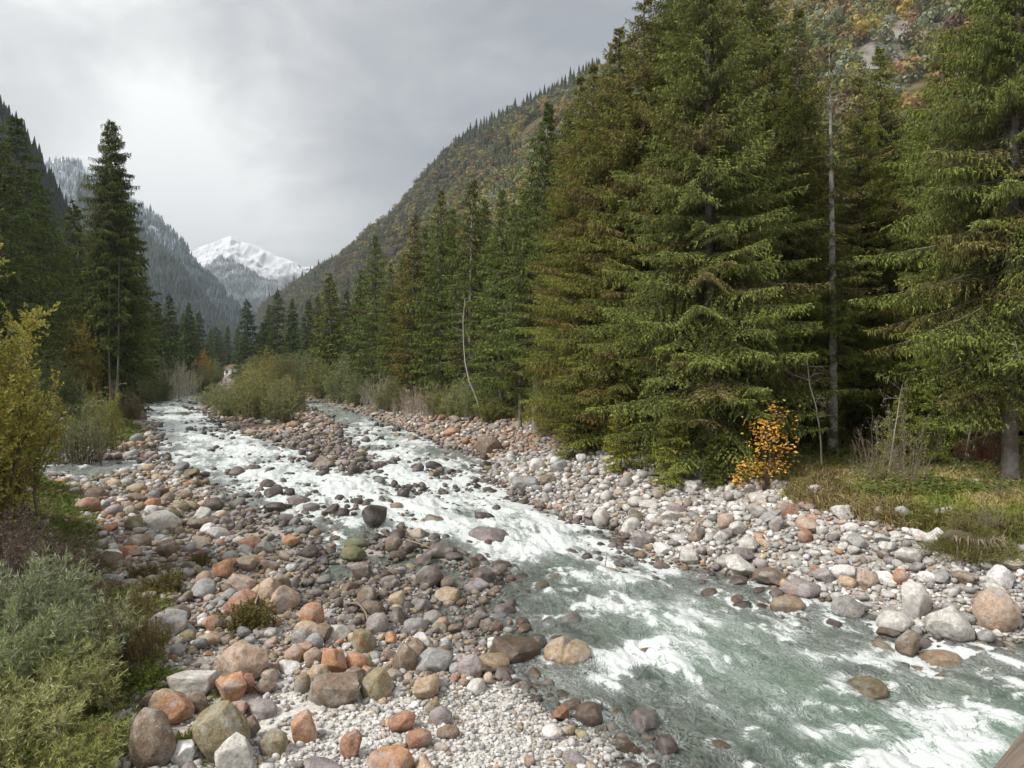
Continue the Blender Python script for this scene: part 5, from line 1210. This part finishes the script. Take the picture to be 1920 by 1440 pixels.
shrub_kind('rust_heap', seed=34, h=1.5, w=3.4, nst=90, ntw=26, nlf=5, ll=.07, lw=.035, cols=[(.16, .08, .045), (.12, .065, .04), (.20, .11, .06)], sr=.008, upright=-.2, bare=.05, wood=(.12, .05, .035))
# left foreground, near the bridge
GF = 'plants on the near left bank'
shrub('yellow_tree', -88, 14.5, 7.0, 'yellow leaved willow tree at the left edge above the dry brown weeds', 4.3, cat='tree', name='willow_tree', group=None)
shrub('yellow_tree', -52, 17.5, 5.0, 'lower yellow green willow behind the first one at the left edge', 3.6, (.85, .95, .9), cat='tree', name='willow_tree')
shrub('willow_mid', 20, 24, 3.9, 'dull green bush below the yellow leaved willow', 3.6, (.75, .85, .7))
shrub('willow_mid', 148, 35, 4.3, 'round silver green willow bush on the left bank in front of the tall left spruce', 3.8, (1.0, 1.0, .95))
shrub('willow_mid', 195, 39, 4.4, 'yellow green bush pressed between the round willow and the tall left spruce', 2.4, (1.3, 1.2, .5))
shrub('willow_far', 95, 50, 5.5, 'dark green bush behind the round willow bush', 6, (.7, .8, .55)); shrub('willow_far2', 240, 60, 2.6, 'low brown bush at the root of the tall left spruce', 3, (.8, .7, .6))
for px, D, h, w, lab in [(25, 13.2, 1.7, 1.7, 'tallest dry dark weeds under the yellow willow at the left edge'), (105, 12.8, 1.35, 1.5, 'dry brown weeds beside the upper cobbles'), (150, 14.2, 1.1, 1.2, 'thin brown weeds nearest the side pool'), (60, 11.6, 1.35, 1.5, 'dark purplish weeds in the middle of the left edge'), (-10, 11.2, 1.7, 1.5, 'dark dense weeds cut by the left edge'), (130, 11.3, 1.0, 1.2, 'greyish dry weeds above the silver willow')]:
    shrub('dry_herb', px, D, h, lab, w, cat='plant', name='dry_weeds', group=GF)
for px, D, h, w, key, ti, lab in [(40, 10.4, 1.45, 2.1, 'silver_willow', (1, 1, 1), 'silver leaved willow under the dark weeds at the left edge'), (140, 9.9, 1.25, 1.8, 'silver_willow', (1.05, 1.05, 1), 'silver leaved willow with long arching shoots beside the brown herb'), (5, 8.9, 1.35, 1.9, 'silver_willow', (.95, 1, .85), 'grey green willow in the middle of the left edge'), (95, 8.7, 1.05, 1.8, 'green_willow', (1, 1, 1), 'light green narrow leaved willow at the lower left'),
                             (20, 7.8, 1.05, 1.9, 'green_willow', (1.08, 1.05, 1.1), 'pale green narrow leaved willow in the lower left corner'), (125, 7.7, .7, 1.5, 'green_willow', (1.0, 1.05, .85), 'low pale green willow at the bottom near the rusty boulder'), (70, 7.3, .7, 1.4, 'green_willow', (1.1, 1.05, .9), 'lowest pale willow at the bottom edge of the photo')]:
    shrub(key, px, D, h, lab, w, ti, group=GF)
for px, D, h, w, lab in [(240, 10.2, 1.3, 1.0, 'upright reddish brown herb standing above the green herbs'), (282, 10.9, 1.0, .8, 'thin reddish brown herb at the right of the tallest brown one'), (205, 10.0, 1.2, 1.0, 'leafy brown green herb between silver willow and the reddish herb'), (175, 9.2, .8, .9, 'olive brown herb above the hidden rusty boulder'), (250, 12.4, .7, .9, 'brown herb by the lower cobbles below the wide low boulder')]:
    shrub('brown_herb', px, D, h, lab, w, cat='plant', name='brown_herb', group=GF)
for px, D, h, w, lab in [(265, 9.9, .38, 1.15, 'bright green mat of herbs behind the leaning log-like stone'), (215, 8.7, .3, .9, 'bright green herbs left of the big egg boulder'), (165, 8.2, .4, 1.2, 'green herbs around the hidden rusty boulder'), (160, 11.0, .5, 1.0, 'yellow green herbs among the silver willows'), (405, 9.7, .14, .35, 'small green tuft between the whitish block and the big smooth boulder'), (350, 8.5, .2, .35, 'tiny green tuft behind the peaked olive boulder'), (372, 7.95, .1, .4, 'flat green tuft at the foot of the peaked olive boulder')]:
    shrub('green_herb', px, D, h, lab, w, cat='plant', name='green_herb', group=GF)
for px, D, h, w, lab in [(462, 12.35, .62, 1.12, 'round leafy green brown clump between the cleft boulder and the big smooth boulder'), (310, 14.2, .6, .95, 'dark green tuft with hanging blades on the left cobbles'), (372, 16.6, .45, .55, 'small yellowish clump in the middle of the cobbles'), (262, 15.6, .35, .9, 'low olive clump beside the edge olive brown boulder'), (320, 21.5, .25, .3, 'tiny green clump near the dark olive round boulder')]:
    shrub('leafy_clump', px, D, h, lab, w, cat='plant', name='leafy_clump', group='plants among the cobbles')
# island willows
for px, D, h, w, key, ti, lab in [(476, 61, 4.7, 4.6, 'willow_far', (1.15, 1.1, .8), 'tallest yellow green willow in the middle of the island'), (527, 58, 3.9, 4.0, 'willow_far', (1.1, 1.1, .95), 'round willow at the right end of the island'), (428, 68, 3.7, 4.6, 'willow_far', (1.1, 1.15, 1.0), 'grey green willow at the left end of the island'), (502, 72, 5.3, 5, 'willow_far2', (1.1, 1.1, .8), 'yellowish willow rising behind the middle of the island'),
        (468, 80, 5.2, 5, 'willow_far', (1.2, 1.15, .7), 'yellow tinted willow behind the left end of the island'), (548, 76, 4.5, 4, 'willow_far2', (1.0, 1.0, .9), 'small willow behind the right end of the island'), (403, 84, 3.2, 5, 'willow_far', (.95, 1.0, .9), 'small grey willow at the upstream tip of the island'), (540, 96, 7.5, 6, 'willow_far', (1.0, .95, .8), 'grey brown bush upstream of the island'), (500, 108, 8.5, 6, 'willow_far2', (1.1, 1.0, .65), 'orange tinted bush upstream of the island')]:
    shrub(key, px, D, h, lab, w, ti, group='willows on the island')
# right bank bushes
for px, D, h, w, key, ti, lab in [(575, 118, 8.0, 8, 'willow_far', (.8, .9, .8), 'grey green bush at the far end of the right bank'), (608, 104, 6.5, 7, 'willow_far2', (.9, 1, .7), 'bush under the free standing olive spruce'), (645, 90, 7.0, 6, 'willow_far', (.95, 1.05, .9), 'tall grey green bush at the left foot of the dense spruce row'), (672, 82, 4.2, 5, 'willow_far', (.8, .85, .7), 'low bush right of the tall grey green one'), (708, 73, 5.0, 5, 'grey_bare', (1, 1, 1), 'grey twiggy bush in the middle of the right bank bushes'),
        (735, 70, 4.0, 4.5, 'willow_far', (.85, .85, .65), 'olive bush beside the grey twiggy bush'), (768, 65, 3.2, 4, 'grey_bare', (1, .8, .6), 'low brownish twiggy bush'), (800, 61, 3.6, 4, 'grey_bare', (1.1, .7, .5), 'reddish brown bare bush on the right bank'), (832, 59, 3.2, 3.5, 'willow_far2', (.85, .9, .55), 'olive bush left of the leaning pale trunk'), (862, 56, 3.6, 3.6, 'willow_far', (1.2, 1.2, 1.0), 'pale leaved bush around the leaning pale trunk'), (892, 54, 3.8, 3.4, 'willow_far', (.9, 1, .7), 'bush right of the leaning pale trunk'), (925, 51, 2.2, 3.2, 'willow_far2', (.9, .95, .5), 'low bush left of the slim grey trunk'), (1030, 41, 1.9, 1.8, 'willow_far2', (1.2, .9, .8), 'small brownish bush right of the bare grey trunk')]:
    shrub(key, px, D, h, lab, w, ti, group='bushes along the right bank')
# left far bushes
for px, D, h, w, key, ti, lab in [(322, 108, 8.5, 6, 'grey_bare', (1, 1, 1), 'large grey leafless bush on the far left bank'), (350, 118, 7.5, 6, 'grey_bare', (1, 1, .9), 'second grey leafless bush behind the large one'), (372, 130, 6, 6, 'willow_far2', (.8, .85, .7), 'grey green bush where the left channel disappears'), (300, 100, 5.2, 5, 'willow_far', (.75, .85, .6), 'green bush left of the large grey leafless bush'), (268, 94, 4.2, 5.5, 'willow_far', (.6, .7, .5), 'low dark bush right of the tall left spruce'), (384, 150, 6, 7, 'willow_far', (.7, .75, .6), 'last dark bush at the end of the left channel'),
        (378, 165, 10, 5, 'willow_far2', (1.6, .9, .3), 'orange autumn bush at the end of the left channel'), (100, 70, 8.5, 6, 'yellow_tree', (.8, .55, .6), 'orange brown autumn tree inside the left wood'), (135, 76, 11, 6, 'yellow_tree', (.9, .75, .6), 'yellow autumn tree inside the left wood')]:
    shrub(key, px, D, h, lab, w, ti, group='bushes along the left bank')
for px, D in [(385, 185), (399, 200), (462, 178), (475, 165), (490, 145), (520, 135), (545, 130)]:
    shrub('willow_far', px, D, rr.uniform(6, 8), 'dull green bush in the row between the island and the far spruces', 9, (.75, .8, .6), group='far row of bushes')
# terrace of the right bank
TB = 'small plants on the right terrace'
for px, D, h, w, key, ti, lab in [(1690, 22.5, 3.0, 1.9, 'thin_leaf', (1, 1, 1), 'sparse pale leaved sapling in the middle of the grassy terrace'), (1638, 20.2, 2.3, 1.5, 'bare_twigs', (1, 1, 1), 'bare many-stemmed bush on the grassy terrace'), (1700, 19.3, 1.9, 1.4, 'bare_twigs', (1, 1, 1), 'thin bare bush right of the many-stemmed one'), (1745, 24, 2.0, 1.6, 'thin_leaf', (.7, .8, .6), 'low leafy bush behind the bare bushes'), (1850, 24.5, 1.5, 2.2, 'rust_heap', (1, 1, 1), 'rust red heap of dead twigs under the spruces on the right'), (1880, 17.5, .9, 1.0, 'bare_twigs', (1, 1, 1), 'short twiggy bush at the foot of the thick grey trunk'), (1060, 36, 1.3, 1.4, 'bare_twigs', (1, 1, 1), 'bare brushwood on the stones below the brownish spruce')]:
    shrub(key, px, D, h, lab, w, ti, name='bush', group=TB)
# the yellow maple sapling: broad leaves in tiers
lf, wd = Geo(), Geo(); r_ = np.random.default_rng(61)
for (ox, oz, sp, n) in [(0.0, 2.3, .42, 110), (.25, 1.85, .40, 90), (-.15, 1.6, .35, 70), (-.6, .85, .40, 95), (.0, .75, .42, 95), (-.95, .40, .25, 45), (.55, 1.45, .3, 45), (.3, 2.95, .28, 26), (.6, 2.75, .3, 18), (.45, .95, .3, 40)]:
    P = np.array([ox, 0, oz]) + r_.normal(size=(n, 3)) * np.array([sp, sp, sp * .62]) * .72
    d = nrm(r_.normal(size=(n, 3)) + np.array([0, 0, -.3]))
    for da in (-.7, 0, .7):
        d2 = nrm(d + da * np.cross(d, [0, 0, 1.0])); V, Q = diamonds(P, d2, r_.uniform(.08, .13, n), r_.uniform(.035, .06, n), r_, flat=.5)
        lf.add(V, Q, np.array([(.88, .56, .07), (.92, .66, .10), (.85, .44, .07), (.85, .48, .22)])[r_.integers(0, 4, n)] * r_.uniform(.75, 1.2, (n, 1)))
    t = np.linspace(0, 1, 6)[:, None]; Pt = np.array([0, 0, 0.]) * (1 - t) + np.array([ox, 0, oz]) * t + np.array([0, 0, .25]) * t * (1 - t); V, Q = tube(Pt, np.linspace(.018, .005, 6), 4); wd.add(V, Q, (.12, .09, .07))
    for _ in range(10):
        e_ = np.array([ox, 0, oz]) + r_.normal(size=3) * sp * .5; V, Q = tube(np.linspace(Pt[4], e_, 3), np.array([.006, .004, .002]), 3); wd.add(V, Q, (.12, .09, .07))
x, D = AT(1436, 21.9), 21.9; e = tag(empty('maple_sapling', (x, D, hz(x, D)), 0, .95), 'maple sapling with orange yellow leaves at the edge of the spruces', 'tree')
lf.build('foliage', M_LEAF, e); wd.build('stem', M_WOODC, e)
def stick_tree(name, label, pts, D, r0, r1, col, twigs, seed, cat='tree', mat=None):
    """thin crooked stem through photo points at distance D, with bare twigs"""
    r_ = np.random.default_rng(seed); P = np.array([(AT(px, D), D + r_.normal() * .03, H + (HY - py) / F * D) for px, py in pts]); b0 = P[0].copy(); b0[2] = hz(b0[0], D) - .05
    P[0] = b0; t = np.linspace(0, 1, len(P) * 4); P2 = lerp_poly(P, t) - b0; tw, st = Geo(), Geo()
    V, Q = tube(P2, np.linspace(r0, r1, len(P2)), 7); st.add(V, Q, col)
    for k in range(twigs):
        i = r_.integers(len(P2) // 3, len(P2)); L = r_.uniform(.3, 1.1); a = r_.uniform(0, 6.28); d = nrm(np.array([math.cos(a), math.sin(a) * .6, r_.uniform(-.1, .8)])); s = np.linspace(0, 1, 5)[:, None]
        q = P2[i] + d * s * L + r_.normal(size=(5, 3)) * .02 * s; V, Q = tube(q, np.linspace(.009, .003, 5), 4); tw.add(V, Q, col)
        for _ in range(3):
            j = r_.integers(1, 4); d2 = nrm(d + r_.normal(size=3) * .6); V, Q = tube(np.linspace(q[j], q[j] + d2 * L * .4, 3), np.array([.005, .003, .002]), 3); tw.add(V, Q, col)
    e = tag(empty(name, b0), label, cat); st.build('trunk', M_WOODC, e, True); tw.build('twig', M_WOODC, e); return e
stick_tree('bare_sapling', 'bare crooked sapling with pale bark in front of the pale trunked spruce', [(1540, 868), (1538, 830), (1536, 800), (1530, 760), (1519, 722), (1515, 690), (1512, 665)], 24.0, .035, .012, (.33, .31, .26), 16, 5)
stick_tree('dead_birch', 'pale dead birch leaning left over the right bank bushes', [(905, 765), (893, 745), (880, 715), (872, 680), (869, 640), (868, 600), (872, 560)], 52.0, .07, .02, (.42, .40, .36), 30, 6)
stick_tree('bare_sapling', 'thin pale sapling among the bare bushes of the terrace', [(1665, 860), (1676, 820), (1682, 780), (1688, 735), (1694, 712)], 22.0, .022, .008, (.34, .31, .26), 8, 7)
stick_tree('bare_sapling', 'straight thin pale stem deep in the wood right of the pale trunked spruce', [(1642, 780), (1643, 700), (1643, 600), (1645, 470)], 36.0, .06, .03, (.36, .34, .3), 10, 8)
stick_tree('bare_sapling', 'slightly leaning pale stem close to the straight thin one', [(1652, 780), (1655, 700), (1652, 620), (1650, 520)], 36.5, .05, .02, (.32, .3, .27), 8, 9)
for k, (a, b, lab) in enumerate([(1808, 1826, 'left one of the three slanting pale stems by the rust red heap'), (1822, 1838, 'middle one of the three slanting pale stems by the rust red heap'), (1826, 1862, 'right and most slanting of the three pale stems by the rust red heap')]):
    stick_tree('bare_sapling', lab, [(a, 858), ((a + b) / 2, 825), (b, 780)], 25.0, .035, .025, (.36, .34, .30), 3, 20 + k)
for k, (px, lab) in enumerate([(205, 'left bare side stem of the tall left spruce clump'), (221, 'right bare side stem of the tall left spruce clump')]):
    stick_tree('bare_sapling', lab, [(px + (3 if k == 0 else -3), 752), (px, 700), (px + (1 if k else -1), 640), (px + (2 if k else 0), 560), (px + 2, 480)], 84.0, .16, .03, (.20, .18, .16), 10, 30 + k)
# root plate at the foot of the tall left spruce
rt = Geo(); r_ = np.random.default_rng(3)
for k in range(70):
    a = r_.uniform(0, 6.28); L = r_.uniform(.8, 2.8); d = nrm(np.array([math.cos(a) * 1.1 + .5, math.sin(a) * .5, r_.uniform(-.9, .35)])); s = np.linspace(0, 1, 6)[:, None]
    q = d * L * s + np.array([0, 0, -1.0]) * s ** 2 * L * .5 + np.cumsum(r_.normal(size=(6, 3)) * .09, 0); V, Q = tube(q, np.linspace(.13, .02, 6) * r_.uniform(.5, 1), 5); rt.add(V, Q, (.06, .045, .04))
x, D = AT(243, 74), 74
o = rt.build('root_plate', M_WOODC, None, True); o.location = (x, D, 1.6); tag(o, 'dark exposed roots hanging over the water below the tall left spruce', 'roots')
# driftwood
def drift(label, pts, r0, r1, col=(.22, .17, .13), z=.12):
    P = np.array([(*G(px, py, z), z + dz) for px, py, dz in pts]); t = np.linspace(0, 1, 14); b0 = P[0]; V, Q = tube(lerp_poly(P, t) - b0, np.linspace(r0, r1, 14), 7); g = Geo(); g.add(V, Q, col)
    o = g.build('driftwood', M_WOODC, None, True); o.location = b0; tag(o, label, 'driftwood')
drift('curved dark stick lying between the dark stones', [(648, 1142, .12), (672, 1150, .2), (686, 1166, .18), (692, 1182, .05)], .022, .014)
drift('thin broken branch lying at the edge of the white rapids', [(762, 1020, .1), (785, 1030, .16), (822, 1040, .1)], .03, .012)
drift('short stick poking out of the foam', [(1134, 1062, -.05), (1138, 1056, .28)], .016, .01, z=.05)
# grassy hummock with hanging roots on the right cobble bank
V, Fc = rock_shape(4, 77, 'round'); x, D = AT(1832, 14.6), 14.6; gz = hz(x, D)
e = tag(empty('root_hummock', (x, D, gz)), 'grassy hummock with bare hanging roots standing in the right cobbles', 'hummock')
soil = mat_plain('hummock_soil', (.10, .085, .055), .95, 6, .5, .6, .05)
o = mk('soil', V * np.array([.66, .5, .40]) + np.array([0, .15, .22]), Fc, soil, e, True)
rt = Geo(); gr = Geo(); r_ = np.random.default_rng(8)
for k in range(46):
    a = r_.uniform(-2.9, -.2); s = np.linspace(0, 1, 6)[:, None]; p0 = np.array([math.cos(a) * .62, .15 + math.sin(a) * .45, .5]); p1 = p0 + np.array([r_.normal() * .16, -.16, -.55])
    q = p0 * (1 - s) + p1 * s + np.cumsum(r_.normal(size=(6, 3)) * .025, 0); V, Q = tube(q, np.linspace(.016, .005, 6), 4); rt.add(V, Q, (.26, .20, .15))
n = 15000; P = np.stack([r_.normal(size=n) * .36, .15 + r_.normal(size=n) * .30, np.full(n, .62)], -1); P[:, 2] -= np.clip(np.hypot(P[:, 0] / .8, (P[:, 1] - .2) / .6), 0, 1.2) * .42
V, Q = diamonds(P, nrm(r_.normal(size=(n, 3)) * .7 + np.stack([P[:, 0], P[:, 1] - .3, np.full(n, .55)], -1)), r_.uniform(.10, .28, n), np.full(n, .012), r_); gr.add(V, Q, np.array([(.22, .22, .06), (.15, .17, .05), (.30, .24, .10), (.12, .13, .05)])[r_.integers(0, 4, n)])
rt.build('root', M_WOODC, e, True); tag(gr.build('grass', M_GRASS, e), kind='stuff')
shrub('bare_twigs', 1850, 14.9, 1.0, 'thin bare twigs growing on top of the root hummock', .8, name='bush', dz=.35); shrub('brown_herb', 1800, 14.8, .75, 'small grey leaved herb on the left of the root hummock', .7, (1.5, 1.7, 1.8), cat='plant', name='brown_herb', dz=.4)
# small pale yellow plant over the stones
shrub('green_herb', 1622, 17.6, .38, 'small pale yellow plant hanging over the stones below the grass edge', .45, (1.8, 1.5, 1.5), cat='plant', name='green_herb', dz=.1)
shrub('green_herb', 1675, 17.2, .34, 'yellow green seedling beside the grey cracked boulder', .4, (1.6, 1.3, 1.0), cat='plant', name='green_herb', dz=.05)

# grass and ground cover, uncountable
def blades(name, label, x, y, L, Wd, cols, seed, zoff=0, lean=.5, hang=None):
    r_ = np.random.default_rng(seed); n = len(x); z = height(x, y); P = np.stack([x, y, z + zoff], -1)
    d1 = nrm(np.stack([r_.normal(size=n) * lean, r_.normal(size=n) * lean, np.ones(n)], -1)); d2 = nrm(d1 + np.stack([r_.normal(size=n), r_.normal(size=n) - (0 if hang is None else hang), -.9 * np.ones(n) * (1 if hang is None else 1.6)], -1) * .8)
    S = nrm(np.cross(d1, r_.normal(size=(n, 3)))) * Wd[:, None]; m1 = P + d1 * L[:, None] * .55; e_ = m1 + d2 * L[:, None] * .55
    V = np.stack([P - S, P + S, m1 + S * .8, m1 - S * .8, e_], 1).reshape(-1, 3); b = np.arange(n)[:, None] * 5
    c = np.array(cols)[np.clip((fbm(x * .8, y * .8, o=3, seed=seed) * 1.3 + .5) * len(cols) + r_.normal(size=n) * .8, 0, len(cols) - 1).astype(int)] * r_.uniform(.7, 1.3, (n, 1))
    o = mk(name, V, [b + np.array([[0, 1, 2, 3]]), b + np.array([[3, 2, 4]])], M_GRASS, fcol=np.concatenate([c, c])); tag(o, label, 'grass', kind='stuff')
r_ = np.random.default_rng(15)
n = 330000; y = 12 * np.exp(r_.random(n) * math.log(75 / 12)); x = r_.uniform(-.25, .82, n) * y
f = fields(x, y); nn = fbm(x * .6, y * .6, o=3, seed=33)
k = (f[1] > 6.5 + .7 * nn) & (r_.random(n) < sstep(26, 10, f[1] + nn * 5) * .95 * np.clip(.75 + nn, .1, 1) + .04) & (f[1] < 34); x, y, dr_ = x[k], y[k], f[1][k]
edge = np.exp(-((dr_ - 7.2) / .7) ** 2)
GC = [(.19, .25, .05), (.25, .28, .06), (.32, .30, .08), (.40, .33, .12), (.46, .37, .18)]
blades('grass', 'green and straw coloured grass covering the right bank terrace', x, y, (.10 + .22 * r_.random(len(x)) + .22 * edge) * (1 + y / 90), .006 * (1 + y / 14) * np.ones(len(x)), GC, 2, lean=.45)
kk = np.where((edge > .35) & (y < 40))[0]; xx, yy = x[kk] + r_.normal(size=len(kk)) * .1, y[kk] - r_.random(len(kk)) * .35
blades('overhanging_grass', 'dry straw grass hanging over the top of the right cobble bank', xx, yy, .35 + .35 * r_.random(len(kk)), .006 * (1 + yy / 14), [(.26, .21, .10), (.34, .27, .13), (.20, .16, .08), (.24, .22, .07)], 3, zoff=.03, lean=.35, hang=1.3)
n = 240000; y = 6.2 * np.exp(r_.random(n) * math.log(110 / 6.2)); x = r_.uniform(-.95, -.3, n) * y
f = fields(x, y); k = f[2] > -.15 + .2 * fbm(x, y, o=2, seed=4); x, y = x[k], y[k]
for px, D, h, w, lab in [(120, 13.2, .9, 1.3, 'low dark weeds right of the tallest dry ones'), (170, 12.4, .8, 1.0, 'dark weeds leaning over the upper cobbles'), (20, 12.2, 1.4, 1.5, 'dense purplish weeds behind the middle of the left edge'), (85, 14.5, 1.2, 1.3, 'brown weeds in front of the side pool'), (190, 11.3, .8, .9, 'weeds beside the edge olive brown boulder'), (-30, 12.8, 1.7, 1.6, 'tall dark weeds just inside the left edge')]:
    shrub('dry_herb', px, D, h, lab, w, (.9, .8, .8), cat='plant', name='dry_weeds', group=GF)
blades('left_grass', 'green grass and low herbs covering the left bank', x, y, (.07 + .20 * r_.random(len(x))) * (1 + y / 40), .006 * (1 + y / 9) * np.ones(len(x)), [(.12, .16, .03), (.17, .21, .05), (.22, .24, .07), (.16, .14, .06)], 5, lean=.6)
# leaf litter and low green plants under the trees
n = 60000; y = 18 * np.exp(r_.random(n) * math.log(70 / 18)); x = r_.uniform(0, .85, n) * y; f = fields(x, y); nn = fbm(x * .5, y * .5, o=3, seed=35); k = (f[1] > 7.5) & (f[1] < 45) & (nn > -.15); x, y = x[k], y[k]; n = len(x)
P = np.stack([x, y, height(x, y) + r_.random(n) * .32 * np.clip(nn[k] + .4, 0, 1) * 1.6], -1); V, Q = diamonds(P, nrm(r_.normal(size=(n, 3)) * np.array([1, 1, .35])), .10 + .12 * r_.random(n), .06 + .05 * r_.random(n), r_, flat=.6)
c = np.array([(.11, .16, .035), (.08, .12, .03), (.15, .19, .05), (.20, .19, .06)])[r_.integers(0, 4, n)] * r_.uniform(.6, 1.3, (n, 1))
tag(mk('undergrowth', V, Q, M_LEAF, fcol=c), 'low green leafy undergrowth on the floor of the right wood', 'undergrowth', kind='stuff')

# ---------------------------------------------------------------- the white house and the bridge timber
hx, hy = AT(433, 300), 300.0; e = tag(empty('house', (hx, hy, 0)), 'small white house with a red roof among the far trees', 'house')
wm = mat_plain('white_plaster', (.78, .76, .72), .9, 2, .05, .1); rm = mat_plain('red_tiles', (.42, .16, .09), .8, 3, .25, .4); gm = mat_plain('dark_pane', (.03, .035, .045), .2, 2, .1, 0)
def boxgeo(x0, x1, y0, y1, z0, z1):
    V = np.array([[x, y, z] for z in (z0, z1) for x, y in ((x0, y0), (x1, y0), (x1, y1), (x0, y1))], float); return V, np.array([[0, 3, 2, 1], [4, 5, 6, 7], [0, 1, 5, 4], [1, 2, 6, 5], [2, 3, 7, 6], [3, 0, 4, 7]])
g = Geo(); V, Q = boxgeo(-2.2, 3.2, -2, 4, 0, 4.9); g.add(V, Q); V = np.array([[-2.2, -2, 4.9], [3.2, -2, 4.9], [.5, -2, 6.3], [-2.2, 4, 4.9], [3.2, 4, 4.9], [.5, 4, 6.3]]); g.add(V, np.array([[0, 1, 2], [3, 5, 4]])); g.build('wall', wm, e)
g = Geo()
for sx in (-1, 1):
    V = np.array([[.5, -2.8, 6.55], [.5 + sx * 3.5, -2.8, 4.75], [.5 + sx * 3.5, 4.8, 4.75], [.5, 4.8, 6.55], [.5, -2.8, 6.3], [.5 + sx * 3.5, -2.8, 4.5], [.5 + sx * 3.5, 4.8, 4.5], [.5, 4.8, 6.3]]); g.add(V, np.array([[0, 1, 2, 3], [4, 7, 6, 5], [0, 4, 5, 1], [1, 5, 6, 2], [2, 6, 7, 3]]))
g.build('roof', rm, e)
for wx in (-1.0, 1.6):
    g = Geo(); V, Q = boxgeo(wx - .5, wx + .5, -2.05, -1.95, 2.6, 4.0); g.add(V, Q); w_ = g.build('window', gm, e)
    g = Geo(); V, Q = boxgeo(wx - .04, wx + .04, -2.09, -2.055, 2.6, 4.0); g.add(V, Q); g.build('glazing_bar', wm, w_)
bt = mat_plain('weathered_timber', (.17, .135, .11), .9, 3, .5, .8, .02, stretch=(2, 14, 14)); tl = mat_plain('teal_paint', (.05, .36, .34), .5, 8, .15, .2)
D = 2.6; x0 = AT(1902, D); z0 = H + (HY - 1436) / F * D; e = tag(empty('bridge_timber', (x0, D, z0)), 'weathered timber end of the bridge in the lower right corner', 'timber')
V, Fc = ICO[4]; V = V.copy(); V = np.sign(V) * np.abs(V) ** .55 * np.array([.55, .055, .055]); V[:, 2] += .006 * np.sin(V[:, 1] * 160) + .004 * fbm(V[:, 0] * 8, V[:, 1] * 90, o=3, seed=4)
o = mk('beam', V, Fc, bt, e, True); o.rotation_euler = (0, R(-48), 0); o.location = (.24, 0, .225)
V, Fc = ICO[4]; V = np.sign(V) * np.abs(V) ** .5 * np.array([.06, .05, .012]); o = mk('painted_plate', V, Fc, tl, e, True); o.location = (-.02, -.08, .0)

# ---------------------------------------------------------------- air: thin haze that pales the far mountains
g = Geo(); V, Q = boxgeo(-8000, 8000, -60, 13500, -2.5, 1700); g.add(V, Q)
m, t, out = newmat('haze_air'); pv = N(t, 'ShaderNodeVolumePrincipled', inp={'Density': 0.00014, 'Anisotropy': 0.2, 'Color': (0.82, 0.90, 1.0, 1)}); t.links.new(pv.outputs[0], out.inputs['Volume'])
o = g.build('haze', m); tag(o, 'thin bluish mountain haze', 'haze', kind='stuff')
